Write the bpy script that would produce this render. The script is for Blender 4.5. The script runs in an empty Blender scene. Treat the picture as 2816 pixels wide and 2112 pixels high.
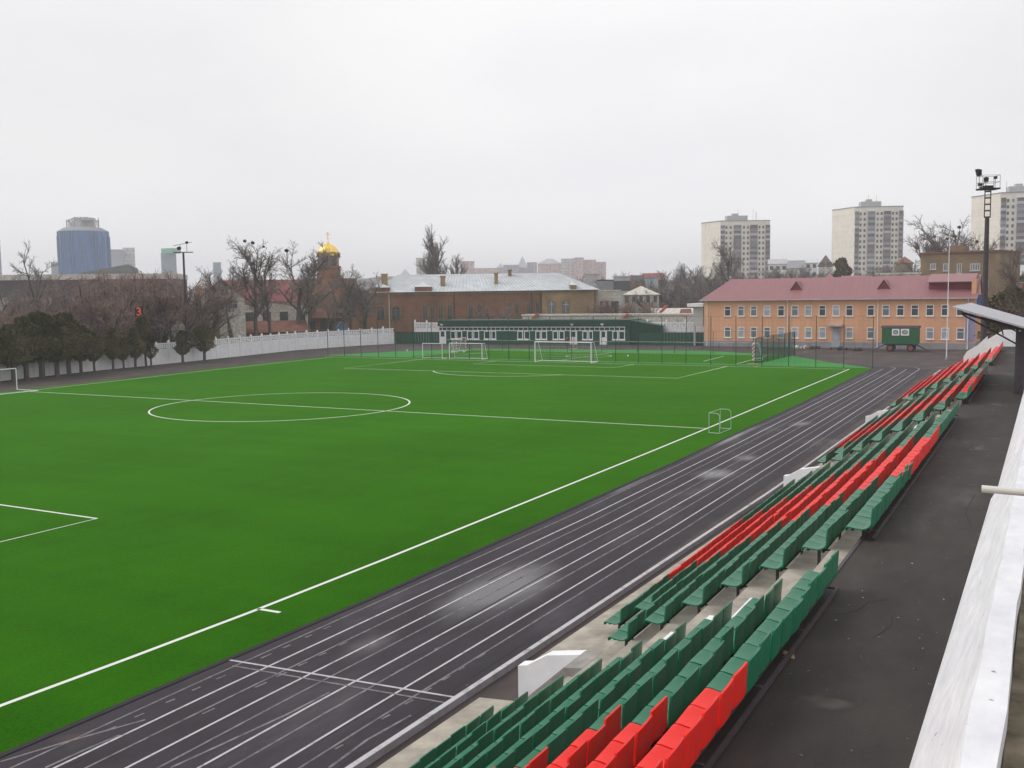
import bpy, bmesh, math, random
from mathutils import Vector, Matrix
import numpy as np
rnd = random.Random(7)
S = bpy.context.scene
COL = S.collection
R = math.radians

# ------------------------------------------------------------------ camera
F_PX, CX, CY = 2721.43, 1408.0, 1056.0
CAM = np.array([52.0077, -57.969, 8.3065])
YAW, PIT, ROL = 0.5023, -0.0905, -0.0138
def _axes():
    cy, sy, cp, sp = math.cos(YAW), math.sin(YAW), math.cos(PIT), math.sin(PIT)
    f = np.array([-sy*cp, cy*cp, sp]); r = np.array([cy, sy, 0.]); u = np.cross(r, f)
    cr, sr = math.cos(ROL), math.sin(ROL)
    return cr*r + sr*u, -sr*r + cr*u, f
AR, AU, AF = _axes()
cam_d = bpy.data.cameras.new('camera'); cam = bpy.data.objects.new('camera', cam_d); COL.objects.link(cam)
M = Matrix(((AR[0], AU[0], -AF[0], CAM[0]), (AR[1], AU[1], -AF[1], CAM[1]), (AR[2], AU[2], -AF[2], CAM[2]), (0, 0, 0, 1)))
cam.matrix_world = M
cam_d.sensor_width = 36; cam_d.lens = F_PX/2816*36; cam_d.clip_start = 0.1; cam_d.clip_end = 9000
S.camera = cam
# survey helpers: where the line of sight through a photo pixel meets the ground / a plane / a distance
def ray(u, v): return AF + AR*((u-CX)/F_PX) - AU*((v-CY)/F_PX)
def bz(u, v, z=0.):
    d = ray(u, v); return CAM + d*((z-CAM[2])/d[2])
def by(u, v, y):
    d = ray(u, v); return CAM + d*((y-CAM[1])/d[1])
def wh(u, v, D):
    d = ray(u, v); return CAM + d*(D/math.hypot(d[0], d[1]))

# ------------------------------------------------------------------ object helpers
OFF = {}
def tag(o, label=None, cat=None, group=None, kind=None):
    if label: o['label'] = label
    if cat: o['category'] = cat
    if group: o['group'] = group
    if kind: o['kind'] = kind
    return o
def empty(name, loc, label, cat, group=None):
    o = bpy.data.objects.new(name, None); COL.objects.link(o); o.location = loc; o.empty_display_size = .2
    OFF[o.name] = Vector(loc)
    return tag(o, label, cat, group)
class MB:
    def __init__(s): s.v = []; s.f = []; s.m = []; s.cur = 0
    def mat(s, i): s.cur = i; return s
    def poly(s, pts):
        b = len(s.v); s.v += [tuple(p) for p in pts]; s.f.append(tuple(range(b, b+len(pts)))); s.m.append(s.cur); return s
    def faces(s, pts, fs):
        b = len(s.v); s.v += [tuple(p) for p in pts]
        for f in fs: s.f.append(tuple(b+i for i in f)); s.m.append(s.cur)
        return s
    def hexa(s, a, b, c, d, e, f, g, h):
        return s.faces([a, b, c, d, e, f, g, h], [(3, 2, 1, 0), (4, 5, 6, 7), (0, 1, 5, 4), (1, 2, 6, 5), (2, 3, 7, 6), (3, 0, 4, 7)])
    def box(s, x0, y0, z0, x1, y1, z1):
        return s.hexa((x0, y0, z0), (x1, y0, z0), (x1, y1, z0), (x0, y1, z0), (x0, y0, z1), (x1, y0, z1), (x1, y1, z1), (x0, y1, z1))
    def tube(s, p0, p1, r0, r1=None, n=6, cap=True):
        r1 = r0 if r1 is None else r1
        p0 = Vector(p0); p1 = Vector(p1); d = p1-p0
        if d.length < 1e-6: return s
        d.normalize(); a = d.orthogonal().normalized(); b = d.cross(a)
        pts = []
        for p, r in ((p0, r0), (p1, r1)):
            for i in range(n):
                t = 2*math.pi*i/n; pts.append(p+a*(r*math.cos(t))+b*(r*math.sin(t)))
        fs = [(i, (i+1) % n, n+(i+1) % n, n+i) for i in range(n)]
        if cap: fs += [tuple(range(n-1, -1, -1)), tuple(range(n, 2*n))]
        return s.faces(pts, fs)
    def path(s, pts, r, n=6):
        for a, b in zip(pts[:-1], pts[1:]): s.tube(a, b, r, r, n)
        return s
    def lathe(s, c, prof, n=16):
        pts = []
        for r, z in prof:
            for i in range(n):
                t = 2*math.pi*i/n; pts.append((c[0]+r*math.cos(t), c[1]+r*math.sin(t), c[2]+z))
        fs = []
        for k in range(len(prof)-1):
            for i in range(n): fs.append((k*n+i, k*n+(i+1) % n, (k+1)*n+(i+1) % n, (k+1)*n+i))
        return s.faces(pts, fs)
    def strip(s, pts, w, z):            # flat painted line on the ground along a polyline
        P = [Vector((p[0], p[1])) for p in pts]; L = []; Rr = []
        for i, p in enumerate(P):
            t = (P[min(i+1, len(P)-1)]-P[max(i-1, 0)]).normalized(); nn = Vector((-t.y, t.x))*(w/2)
            L.append((p.x+nn.x, p.y+nn.y, z)); Rr.append((p.x-nn.x, p.y-nn.y, z))
        for i in range(len(P)-1): s.poly([Rr[i], Rr[i+1], L[i+1], L[i]])
        return s
    def blob(s, c, r, seed=0, sub=1, jit=.25, sq=(1, 1, 1)):
        bm = bmesh.new(); bmesh.ops.create_icosphere(bm, subdivisions=sub, radius=1); q = random.Random(seed)
        pts = []
        for v in bm.verts:
            k = r*(1+q.uniform(-jit, jit)); pts.append((c[0]+v.co.x*k*sq[0], c[1]+v.co.y*k*sq[1], c[2]+v.co.z*k*sq[2]))
        s.faces(pts, [tuple(v.index for v in f.verts) for f in bm.faces]); bm.free(); return s
    def mesh(s, name, mats, off=(0, 0, 0), smooth=False):
        me = bpy.data.meshes.new(name); o = Vector(off)
        me.from_pydata([(v[0]-o.x, v[1]-o.y, v[2]-o.z) for v in s.v], [], s.f)
        for m in (mats if isinstance(mats, (list, tuple)) else [mats]): me.materials.append(m)
        if isinstance(mats, (list, tuple)) and len(mats) > 1: me.polygons.foreach_set('material_index', s.m)
        if smooth: me.polygons.foreach_set('use_smooth', [True]*len(me.polygons))
        me.update(); return me
    def build(s, name, mats, parent=None, smooth=False, label=None, cat=None, group=None, kind=None):
        off = OFF[parent.name] if parent is not None else Vector((0, 0, 0))
        if parent is None and s.v and kind is None:
            xs = [p[0] for p in s.v]; ys = [p[1] for p in s.v]; off = Vector(((min(xs)+max(xs))/2, (min(ys)+max(ys))/2, min(p[2] for p in s.v)))
        o = bpy.data.objects.new(name, s.mesh(name, mats, off, smooth)); COL.objects.link(o)
        if parent is not None: o.parent = parent; OFF[o.name] = off
        else: o.location = off; OFF[o.name] = off
        return tag(o, label, cat, group, kind)
def children_of(o): return [c for c in o.children]
def copy_tree(o, parent=None):
    c = o.copy(); COL.objects.link(c); c.parent = parent
    for ch in list(o.children): copy_tree(ch, c)
    return c

# ------------------------------------------------------------------ materials
def mat(name, col, rough=.8, spec=.3, var=.15, scale=3., col2=None, bump=0., detail=4, metal=0., sheen=0., coords='Object', stretch=None):
    m = bpy.data.materials.new(name); m.use_nodes = True; nt = m.node_tree; N = nt.nodes; L = nt.links
    b = N['Principled BSDF']; b.inputs['Roughness'].default_value = rough; b.inputs['Specular IOR Level'].default_value = spec; b.inputs['Metallic'].default_value = metal
    if sheen: b.inputs['Sheen Weight'].default_value = sheen; b.inputs['Sheen Roughness'].default_value = .5
    tc = N.new('ShaderNodeTexCoord'); mp = N.new('ShaderNodeMapping'); L.new(tc.outputs[coords], mp.inputs['Vector'])
    if stretch: mp.inputs['Scale'].default_value = stretch
    nz = N.new('ShaderNodeTexNoise'); nz.inputs['Scale'].default_value = scale; nz.inputs['Detail'].default_value = detail; nz.inputs['Roughness'].default_value = .65
    L.new(mp.outputs[0], nz.inputs['Vector'])
    rp = N.new('ShaderNodeValToRGB'); c = Vector(col); c2 = Vector(col2) if col2 else c
    lo = c*(1-var); hi = c2*(1+var)
    rp.color_ramp.elements[0].position = .3; rp.color_ramp.elements[1].position = .7
    rp.color_ramp.elements[0].color = (*lo, 1); rp.color_ramp.elements[1].color = (*[min(1, x) for x in hi], 1)
    L.new(nz.outputs['Fac'], rp.inputs['Fac']); L.new(rp.outputs['Color'], b.inputs['Base Color'])
    if bump:
        bp = N.new('ShaderNodeBump'); bp.inputs['Strength'].default_value = bump; bp.inputs['Distance'].default_value = .05
        L.new(nz.outputs['Fac'], bp.inputs['Height']); L.new(bp.outputs[0], b.inputs['Normal'])
    return m
def nodes_of(m): return m.node_tree.nodes, m.node_tree.links, m.node_tree.nodes['Principled BSDF']
def brickmat(name, c1, c2, mortar, bw=.5, bh=.15, var=(.7, 1.2), rough=.85, msize=.012):
    m = bpy.data.materials.new(name); m.use_nodes = True; N, L, b = nodes_of(m); b.inputs['Roughness'].default_value = rough
    tc = N.new('ShaderNodeTexCoord'); sp = N.new('ShaderNodeSeparateXYZ'); L.new(tc.outputs['Object'], sp.inputs[0])
    ad = N.new('ShaderNodeMath'); ad.operation = 'ADD'; L.new(sp.outputs[0], ad.inputs[0]); L.new(sp.outputs[1], ad.inputs[1])
    cb = N.new('ShaderNodeCombineXYZ'); L.new(ad.outputs[0], cb.inputs[0]); L.new(sp.outputs[2], cb.inputs[1])
    br = N.new('ShaderNodeTexBrick'); br.inputs['Scale'].default_value = 1; br.inputs['Brick Width'].default_value = bw; br.inputs['Row Height'].default_value = bh
    br.inputs['Mortar Size'].default_value = msize; br.inputs['Color1'].default_value = (*c1, 1); br.inputs['Color2'].default_value = (*c2, 1); br.inputs['Mortar'].default_value = (*mortar, 1)
    L.new(cb.outputs[0], br.inputs['Vector'])
    nz = N.new('ShaderNodeTexNoise'); nz.inputs['Scale'].default_value = .35; nz.inputs['Detail'].default_value = 5; L.new(tc.outputs['Object'], nz.inputs['Vector'])
    rp = N.new('ShaderNodeMapRange'); rp.inputs['From Min'].default_value = .3; rp.inputs['From Max'].default_value = .7; rp.inputs['To Min'].default_value = var[0]; rp.inputs['To Max'].default_value = var[1]
    L.new(nz.outputs['Fac'], rp.inputs['Value'])
    mx = N.new('ShaderNodeMix'); mx.data_type = 'RGBA'; mx.blend_type = 'MULTIPLY'; mx.inputs[0].default_value = 1
    L.new(br.outputs['Color'], mx.inputs[6]); L.new(rp.outputs[0], mx.inputs[7]); L.new(mx.outputs[2], b.inputs['Base Color'])
    return m

# turf: green pile with faint bands and worn light patches
def turfmat(name, lo, hi, band=.10):
    m = bpy.data.materials.new(name); m.use_nodes = True; N, L, b = nodes_of(m)
    b.inputs['Roughness'].default_value = 1; b.inputs['Specular IOR Level'].default_value = .0
    b.inputs['Sheen Weight'].default_value = .22; b.inputs['Sheen Roughness'].default_value = .36; b.inputs['Sheen Tint'].default_value = (.42, 1, .16, 1)
    tc = N.new('ShaderNodeTexCoord')
    def noise(sc, det, st):
        mp = N.new('ShaderNodeMapping'); mp.inputs['Scale'].default_value = st; L.new(tc.outputs['Object'], mp.inputs[0])
        n = N.new('ShaderNodeTexNoise'); n.inputs['Scale'].default_value = sc; n.inputs['Detail'].default_value = det; L.new(mp.outputs[0], n.inputs['Vector']); return n.outputs['Fac']
    a = noise(.09, 3, (1, .45, 1)); c = noise(.9, 4, (1, .5, 1)); e = noise(22, 4, (1, .6, 1)); h = noise(.42, 3, (.14, 1, 1))
    def mul(x, k):
        q = N.new('ShaderNodeMath'); q.operation = 'MULTIPLY'; L.new(x, q.inputs[0]); q.inputs[1].default_value = k; return q.outputs[0]
    def add(x, y):
        q = N.new('ShaderNodeMath'); q.operation = 'ADD'; L.new(x, q.inputs[0]); L.new(y, q.inputs[1]); return q.outputs[0]
    f = add(add(add(mul(a, .32), mul(h, .26)), mul(c, .16)), mul(e, .46))
    rp = N.new('ShaderNodeValToRGB'); rp.color_ramp.elements[0].position = .42; rp.color_ramp.elements[1].position = .8
    rp.color_ramp.elements[0].color = (*lo, 1); rp.color_ramp.elements[1].color = (*hi, 1); L.new(f, rp.inputs[0]); L.new(rp.outputs[0], b.inputs['Base Color'])
    bp = N.new('ShaderNodeBump'); bp.inputs['Strength'].default_value = .5; bp.inputs['Distance'].default_value = .03; L.new(e, bp.inputs['Height']); L.new(bp.outputs[0], b.inputs['Normal'])
    return m
# asphalt: tar grey with damp film; puddles = (x, y, half-length x, half-length y, strength)
def asphaltmat(name, base, rough, puddles=(), patch=.5, brown=None):
    m = bpy.data.materials.new(name); m.use_nodes = True; N, L, b = nodes_of(m)
    tc = N.new('ShaderNodeTexCoord')
    def noise(sc, det, st=(1, 1, 1), r=.6):
        mp = N.new('ShaderNodeMapping'); mp.inputs['Scale'].default_value = st; L.new(tc.outputs['Object'], mp.inputs[0])
        n = N.new('ShaderNodeTexNoise'); n.inputs['Scale'].default_value = sc; n.inputs['Detail'].default_value = det; n.inputs['Roughness'].default_value = r; L.new(mp.outputs[0], n.inputs['Vector']); return n.outputs['Fac']
    def math_(op, x, y):
        q = N.new('ShaderNodeMath'); q.operation = op
        for i, k in enumerate((x, y)):
            if isinstance(k, (int, float)): q.inputs[i].default_value = k
            elif k is not None: L.new(k, q.inputs[i])
        return q.outputs[0]
    big = noise(.5, 6, (1, .35, 1)); mid = noise(2.5, 5, (1, .4, 1)); fine = noise(40, 3)
    t = math_('ADD', math_('MULTIPLY', big, .5), math_('ADD', math_('MULTIPLY', mid, .3), math_('MULTIPLY', fine, .2)))
    rp = N.new('ShaderNodeValToRGB'); c = Vector(base); rp.color_ramp.elements[0].position = .36; rp.color_ramp.elements[1].position = .66
    rp.color_ramp.elements[0].color = (*(c*(1-patch*.6)), 1); hi = Vector(brown) if brown else c*(1+patch)
    rp.color_ramp.elements[1].color = (*hi, 1); L.new(t, rp.inputs[0])
    wet = None
    sp = N.new('ShaderNodeSeparateXYZ'); L.new(tc.outputs['Object'], sp.inputs[0])
    for (px, py, ax, ay, st) in puddles:
        dx = math_('DIVIDE', math_('SUBTRACT', sp.outputs[0], px), ax); dy = math_('DIVIDE', math_('SUBTRACT', sp.outputs[1], py), ay)
        d = math_('SQRT', math_('ADD', math_('MULTIPLY', dx, dx), math_('MULTIPLY', dy, dy)), None)
        g = math_('MULTIPLY', math_('SUBTRACT', 1.25, d), st); wet = g if wet is None else math_('MAXIMUM', wet, g)
    damp = math_('MULTIPLY', math_('SUBTRACT', big, .60), 1.0)
    wet = damp if wet is None else math_('MAXIMUM', wet, damp)
    wet = math_('ADD', wet, math_('MULTIPLY', math_('SUBTRACT', big, .5), 1.3))
    mr = N.new('ShaderNodeMapRange'); mr.inputs['From Min'].default_value = -.05; mr.inputs['From Max'].default_value = 1.2; L.new(wet, mr.inputs['Value']); w = mr.outputs[0]
    mr.interpolation_type = 'SMOOTHSTEP'
    ro = math_('ADD', math_('MULTIPLY', w, -(rough-.2)), rough); L.new(ro, b.inputs['Roughness'])
    L.new(rp.outputs[0], b.inputs['Base Color'])
    L.new(math_('ADD', math_('MULTIPLY', w, .45), .13), b.inputs['Specular IOR Level'])
    bp = N.new('ShaderNodeBump'); bp.inputs['Distance'].default_value = .01; L.new(math_('MULTIPLY', math_('SUBTRACT', 1, w), .5), bp.inputs['Strength']); L.new(fine, bp.inputs['Height']); L.new(bp.outputs[0], b.inputs['Normal'])
    return m
# worn paint: white paint thinned by noise so the surface below shows
def paintmat(name, col, under, wear=.45, rough=.6):
    m = mat(name, col, rough, .3); N, L, b = nodes_of(m)
    tc = N.new('ShaderNodeTexCoord'); n = N.new('ShaderNodeTexNoise'); n.inputs['Scale'].default_value = 3; n.inputs['Detail'].default_value = 8; n.inputs['Roughness'].default_value = .75; L.new(tc.outputs['Object'], n.inputs['Vector'])
    rp = N.new('ShaderNodeValToRGB'); rp.color_ramp.elements[0].position = max(.02, wear-.14); rp.color_ramp.elements[1].position = wear+.1
    rp.color_ramp.elements[0].color = (*under, 1); rp.color_ramp.elements[1].color = (*col, 1); L.new(n.outputs['Fac'], rp.inputs[0]); L.new(rp.outputs[0], b.inputs['Base Color'])
    return m
def glassmat(name, col=(.05, .06, .07), rough=.12):
    return mat(name, col, rough, .5, .35, .6)
def netmat(name, col, alpha):
    m = bpy.data.materials.new(name); m.use_nodes = True; N, L, b = nodes_of(m)
    b.inputs['Base Color'].default_value = (*col, 1); b.inputs['Roughness'].default_value = .9; b.inputs['Alpha'].default_value = alpha
    return m

PUD = [(38.5, -34.4, 1.3, 3.1, 1.25), (37.9, -39.4, .5, 1.2, .6), (38.5, -14.5, .9, 1.5, 1.1), (38.7, -9.5, .7, 1.1, .6), (36.1, -3.0, .28, 6.5, .9), (36.1, -18.5, .25, 4.0, .6), (38.4, 4.5, .7, 1.6, .7), (39.2, -18, .4, 2.5, .5)]
M_turf = turfmat('turf', (.007, .053, .0008), (.026, .135, .002))
M_turf2 = turfmat('turf_light', (.035, .17, .055), (.07, .27, .10))
M_track = asphaltmat('track_asphalt', (.040, .035, .042), .70, PUD, .35)
M_yard = asphaltmat('yard_asphalt', (.068, .058, .060), .75, (), .45, (.105, .085, .078))
M_walk = asphaltmat('walkway_asphalt', (.042, .036, .035), .70, [(50.2, -33, 1.0, 3.0, .35), (50.1, -22, 1.2, 2.5, .35), (50.0, -44, .8, 2.0, .3), (50.2, -12, .8, 3, .3)], .6, (.066, .057, .050))
M_soil = mat('soil', (.085, .07, .055), .95, .1, .35, .15, (.11, .09, .07))
M_linew = paintmat('pitch_paint', (.72, .74, .68), (.2, .3, .15), .30)
M_lane = paintmat('lane_paint', (.50, .485, .50), (.09, .08, .09), .40)
M_lane2 = paintmat('old_lane_paint', (.22, .21, .215), (.07, .062, .07), .50)
M_joint = mat('tar_joint', (.022, .02, .022), .8, .3, .2)
M_conc = mat('concrete', (.33, .30, .25), .9, .2, .22, 1.4, (.39, .355, .30), .15)
M_conc2 = mat('grey_concrete', (.30, .285, .27), .9, .2, .25, 2, None, .15)
M_white = mat('white_paint', (.78, .78, .80), .7, .3, .05, 1.5, (.84, .84, .85))
M_whitewash = mat('whitewash', (.68, .68, .72), .85, .2, .07, 1.6, (.78, .78, .79), .25, 8, stretch=(1.6, .9, 3.2))
nodes_of(M_whitewash)[0]['Mapping'].inputs['Rotation'].default_value = (R(38), R(12), 0)
M_seatg = mat('green_plastic', (.004, .155, .072), .38, .42, .12, 1.3)
M_seatr = mat('red_plastic', (.80, .020, .012), .45, .3, .10, 1.3)
M_steel = mat('dark_steel', (.055, .042, .048), .6, .4, .25, 4)
M_kerb = mat('kerb_concrete', (.26, .245, .265), .85, .2, .2, 3)
M_green = mat('green_sheet', (.018, .082, .052), .6, .35, .12, .6, None, 0, 4, stretch=(6, 6, .3))
M_greend = mat('dark_green_paint', (.012, .05, .035), .6, .35, .2, 1)
M_greenpost = mat('green_post', (.012, .06, .04), .55, .4, .1, 1)
M_orange = mat('orange_plaster', (.71, .375, .225), .9, .2, .08, .5, (.73, .395, .24), 0, 5, stretch=(1.2, 1.2, .22))
M_redroof = mat('red_roof', (.275, .125, .135), .5, .4, .10, .7, None, 0, 3, stretch=(7, .4, .4))
M_redroof2 = mat('dull_red_roof', (.24, .07, .07), .7, .3, .2, .8)
M_brownroof = mat('brown_roof', (.19, .085, .065), .8, .2, .25, .9)
M_redsh = mat('maroon_panel', (.20, .018, .035), .6, .4, .1, .6)
M_grey = mat('grey_plinth', (.29, .29, .31), .85, .2, .12, 1)
M_glass = glassmat('glass', (.055, .06, .065))
M_glassl = glassmat('curtained_glass', (.36, .38, .42), .25)
M_glassm = glassmat('mid_glass', (.17, .18, .20), .2)
M_brick = brickmat('brown_brick', (.245, .115, .06), (.19, .085, .048), (.24, .16, .115), .6, .2)
M_brickl = brickmat('ochre_brick', (.34, .24, .12), (.30, .20, .10), (.34, .27, .18), .6, .2)
M_brickd = brickmat('umber_brick', (.22, .155, .085), (.19, .13, .075), (.24, .19, .14), .6, .2)
M_zinc = mat('zinc_roof', (.48, .52, .55), .45, .5, .12, .5, (.56, .59, .61), 0, 5, stretch=(1, 1, 3))
M_canopy = mat('canopy_sheet', (.40, .40, .43), .5, .4, .08, .6)
M_cream = brickmat('cream_panels', (.80, .76, .66), (.77, .73, .64), (.60, .56, .48), 6.5, 2.8, (.92, 1.05), msize=.05)
M_stone = mat('pale_stone', (.50, .47, .41), .95, .1, .3, 2.5, (.58, .55, .5))
M_plaster = mat('grey_plaster', (.46, .46, .46), .9, .2, .15, .6)
M_gold = mat('gold', (.95, .66, .16), .28, .5, .06, 2, None, 0, 3, .85)
M_blue = mat('blue_glass', (.04, .13, .34), .4, .4, .25, .22, (.07, .18, .42), 0, 5, stretch=(1, 1, .12))
M_bark = mat('bark', (.12, .102, .096), .95, .1, .3, 3)
M_barkl = mat('pale_bark', (.15, .125, .115), .95, .1, .25, 3)
M_twigr = mat('reddish_twigs', (.27, .19, .172), .95, .1, .3, 2)
M_twigg = mat('grey_twigs', (.21, .185, .175), .95, .1, .25, 2)
M_twigb = mat('brown_twigs', (.22, .19, .178), .95, .1, .25, 2)
M_ever = mat('conifer_foliage', (.075, .078, .034), .9, .1, .5, 1.6, (.14, .11, .055))
M_rust = mat('rusty_leaves', (.20, .075, .04), .9, .1, .4, 3)
M_nest = mat('nest_twigs', (.028, .022, .02), .95, .1, .3, 4)
M_skin = mat('skin', (.45, .27, .2), .6, .3, .05)
M_hair = mat('hair', (.03, .022, .018), .7, .3, .2)
def spots(m, sc, lo, hi, col):
    N, L, b = nodes_of(m); src = b.inputs['Base Color'].links[0].from_socket
    tc = N.new('ShaderNodeTexCoord'); n = N.new('ShaderNodeTexNoise'); n.inputs['Scale'].default_value = sc; n.inputs['Detail'].default_value = 2; L.new(tc.outputs['Object'], n.inputs['Vector'])
    r_ = N.new('ShaderNodeMapRange'); r_.inputs['From Min'].default_value = lo; r_.inputs['From Max'].default_value = hi; L.new(n.outputs['Fac'], r_.inputs['Value'])
    x = N.new('ShaderNodeMix'); x.data_type = 'RGBA'; L.new(r_.outputs[0], x.inputs[0]); L.new(src, x.inputs[6]); x.inputs[7].default_value = (*col, 1); L.new(x.outputs[2], b.inputs['Base Color'])
spots(M_whitewash, 9, .735, .80, (.16, .15, .13)); spots(M_walk, 1.3, .66, .80, (.13, .115, .095)); spots(M_walk, 14, .74, .80, (.30, .27, .22)); spots(M_conc, .9, .60, .85, (.22, .20, .16)); spots(M_yard, .35, .62, .8, (.15, .12, .10)); spots(M_track, .6, .68, .85, (.085, .062, .055))
M_rail = mat('cream_pipe', (.66, .63, .57), .5, .4, .08, 3)
M_net = netmat('net_cord', (.60, .61, .62), 1.0)
M_terr = mat('mossy_ground', (.13, .112, .08), .95, .1, .4, 3, (.16, .135, .095), .4)
HAZE = 0.00042
# ------------------------------------------------------------------ ground sheets
def sheet(name, pts, m, z):
    return MB().poly([(x, y, z) for x, y in pts]).build(name, m, kind='structure')
sheet('ground', [(-2600, -400), (2600, -400), (2600, 3600), (-2600, 3600)], M_soil, -0.03)
sheet('stadium_yard', [(-60, -90), (75, -90), (75, 98), (-56, 96), (-54.5, 62), (-51, 42), (-48.3, 27), (-47, 20), (-44.5, 8), (-44, -10)], M_yard, 0.0)
NEAR_EDGE = [(35.0, -90), (35.24, -47.2), (35.4, -43), (35.64, -36.8), (35.84, -13.2), (35.75, 15.8), (35.27, 51.3)]
FAR_EDGE = [(-36.9, 51.3), (-36.2, 40), (-35.3, 28), (-34.2, 18), (-33.0, 5), (-32.7, -2), (-32.6, -90)]
sheet('running_track', NEAR_EDGE + [(33, 56), (36, 56.5), (38.5, 54.5), (41.0, 51.5), (41.2, 20), (41.42, -10), (41.42, -90)], M_track, 0.004)
sheet('pitch_turf', NEAR_EDGE + FAR_EDGE, M_turf, 0.012)
# black rubber edging between turf and track
MB().strip([(x+.06, y) for x, y in NEAR_EDGE], .16, .02).build('turf_edging', M_joint, kind='structure')
sheet('turf_apron', [(-38.5, 52.3), (35.3, 51.5), (29, 59.5), (22.8, 69.3), (9, 77), (-26, 73), (-34, 64)], M_turf2, 0.008)
sheet('mini_pitch_turf', [(-25.2, 53.2), (22.3, 53.2), (22.3, 69.7), (-25.2, 70.2)], M_turf, 0.016)
sheet('gravel_verge', [(p[0]-1.1, p[1]) for p in FAR_EDGE[1:]] + FAR_EDGE[:0:-1], M_soil, 0.006)
# ------------------------------------------------------------------ painted lines
L = MB(); ZL = .0165; LW = .13
SIDE = [(33.0, -75), (33.21, -45.8), (33.39, -42.75), (33.55, -39), (33.64, -33), (33.68, -9), (33.63, 0.4), (33.42, 22), (33.28, 49.4)]
FARS = [(-31.0, -75), (-31.2, 0), (-32.3, 12), (-33.8, 27), (-35.3, 49.6)]
L.strip(SIDE, LW, ZL).strip(FARS, LW, ZL)
L.strip([(-35.3, 49.5), (33.28, 49.35)], LW, ZL)
L.strip([(-31.2, 0), (33.6, 0)], LW, ZL)
def circ(cx, cy, r, a0, a1, n=72): return [(cx+r*math.cos(a0+(a1-a0)*i/n), cy+r*math.sin(a0+(a1-a0)*i/n)) for i in range(n+1)]
L.strip(circ(0, 0, 9.72, 0, 2*math.pi), LW, ZL)
G = 49.4
for s in (1, -1):
    L.strip([(20.23, s*G), (20.23, s*(G-16.3)), (-20.23, s*(G-16.3)), (-20.23, s*G)], LW, ZL)
    L.strip([(9.24, s*G), (9.24, s*(G-5.5)), (-9.24, s*(G-5.5)), (-9.24, s*G)], LW, ZL)
    a = math.acos(5.3/9.5)
    L.strip(circ(0, s*(G-11), 9.5, -s*math.pi/2-a, -s*math.pi/2+a, 30), LW, ZL)
L.strip([(33.52, -38.63), (34.28, -38.6)], LW, ZL)
L.strip([(23.2, 49.4), (23.5, 50.3)], LW, ZL); L.strip([(32.6, 49.4), (32.9, 49.0)], .1, ZL)
L.build('pitch_markings', M_linew, kind='structure')
L = MB()
for pts in ([(15.3, 56.5), (14.9, 66)], [(20.2, 53.3), (19.8, 69.2)], [(-23.9, 53.4), (-25, 69.8)], [(-24.5, 69.6), (20, 69.1)], [(-2, 53.4), (-2, 69.5)], [(-20, 58), (-20, 65)]): L.strip(pts, .1, .021)
L.strip(circ(-2, 61.5, 3, 0, 2*math.pi, 30), .1, .021)
L.build('mini_pitch_markings', M_linew, kind='structure')
def lane(x0, x1, x2, y0=-75, y1=51.0): return [(x0, y0), (x0+.18, -43), (x1, -25), (x1, -5), ((x1+x2)/2+.08, 20), (x2, y1)]
L = MB(); ZT = .009
mains = [(36.45, 36.97, 36.38), (37.6, 38.1, 37.5), (38.75, 39.25, 38.68), (39.92, 40.36, 39.85)]
for i, (a, b, c) in enumerate(mains):
    p = lane(a, b, c)
    if i in (1, 3): p += [(c-.12, 52.6), (c-.7, 54.0), (c-1.9, 55.0), (c-3.4, 55.3)]
    L.strip(p, .06, ZT)
L.strip([(35.55, -41.75), (41.35, -41.2)], .07, .0105)
L.build('lane_markings', M_lane, kind='structure')
L = MB()
for a, b, c in [(35.75, 36.3, 36.0), (36.95, 37.42, 37.0), (38.1, 38.6, 38.2), (39.25, 39.72, 39.35), (40.35, 40.8, 40.4)]: L.strip(lane(a, b, c, y1=44), .055, .0075)
dq = random.Random(31)
for x in (36.15, 37.25, 39.45, 40.62):                       # short dashes beside the finish line
    for k in range(10):
        if dq.random() < .78: yy = -45.6+k*.72+dq.uniform(-.06, .06); L.strip([(x, yy), (x+.02, yy+dq.uniform(.2, .34))], .05, .0085)
L.strip([(35.9, -41.98), (41.35, -41.52)], .06, .0095)
for q in ([(0, 2096), (181, 2041), (400, 1980)], [(125, 2112), (235, 2062), (330, 2022)], [(470, 2112), (640, 2034), (800, 1960), (905, 1905)], [(905, 2112), (1010, 2035), (1130, 1968)]):
    L.strip([tuple(bz(*p)[:2]) for p in q], .06, .008)
L.build('old_track_markings', M_lane2, kind='structure')
L = MB(); q = random.Random(3)
for x in (36.45, 37.5, 38.72, 39.9, 40.9):
    y = -58.
    while y < 45:
        n = q.uniform(1.5, 7); xx = x+(.38 if y > -30 else .25)+q.uniform(-.05, .05)
        if q.random() < .6: L.strip([(xx, y), (xx+.03, y+n)], q.uniform(.025, .05), .0062)
        y += n+q.uniform(.5, 4)
for u_, v_ in ((2600, 1201), (2560, 1330)):
    yy = bz(u_, v_, 4.3)[1]; L.strip([(49.45, yy-.1), (50.3, yy), (51.1, yy+.05)], .03 if v_ < 1300 else .015, 4.303)
for pts in ([(49.75, -45.6), (49.95, -45.3), (50.02, -44.9), (50.2, -44.7)], [(50.3, -46.2), (50.4, -45.7), (50.36, -45.3)], [(50.9, -40), (50.7, -38.8), (50.75, -37)]): L.strip(pts, .018, 4.303)
L.build('tar_joints', M_joint, kind='structure')
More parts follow.
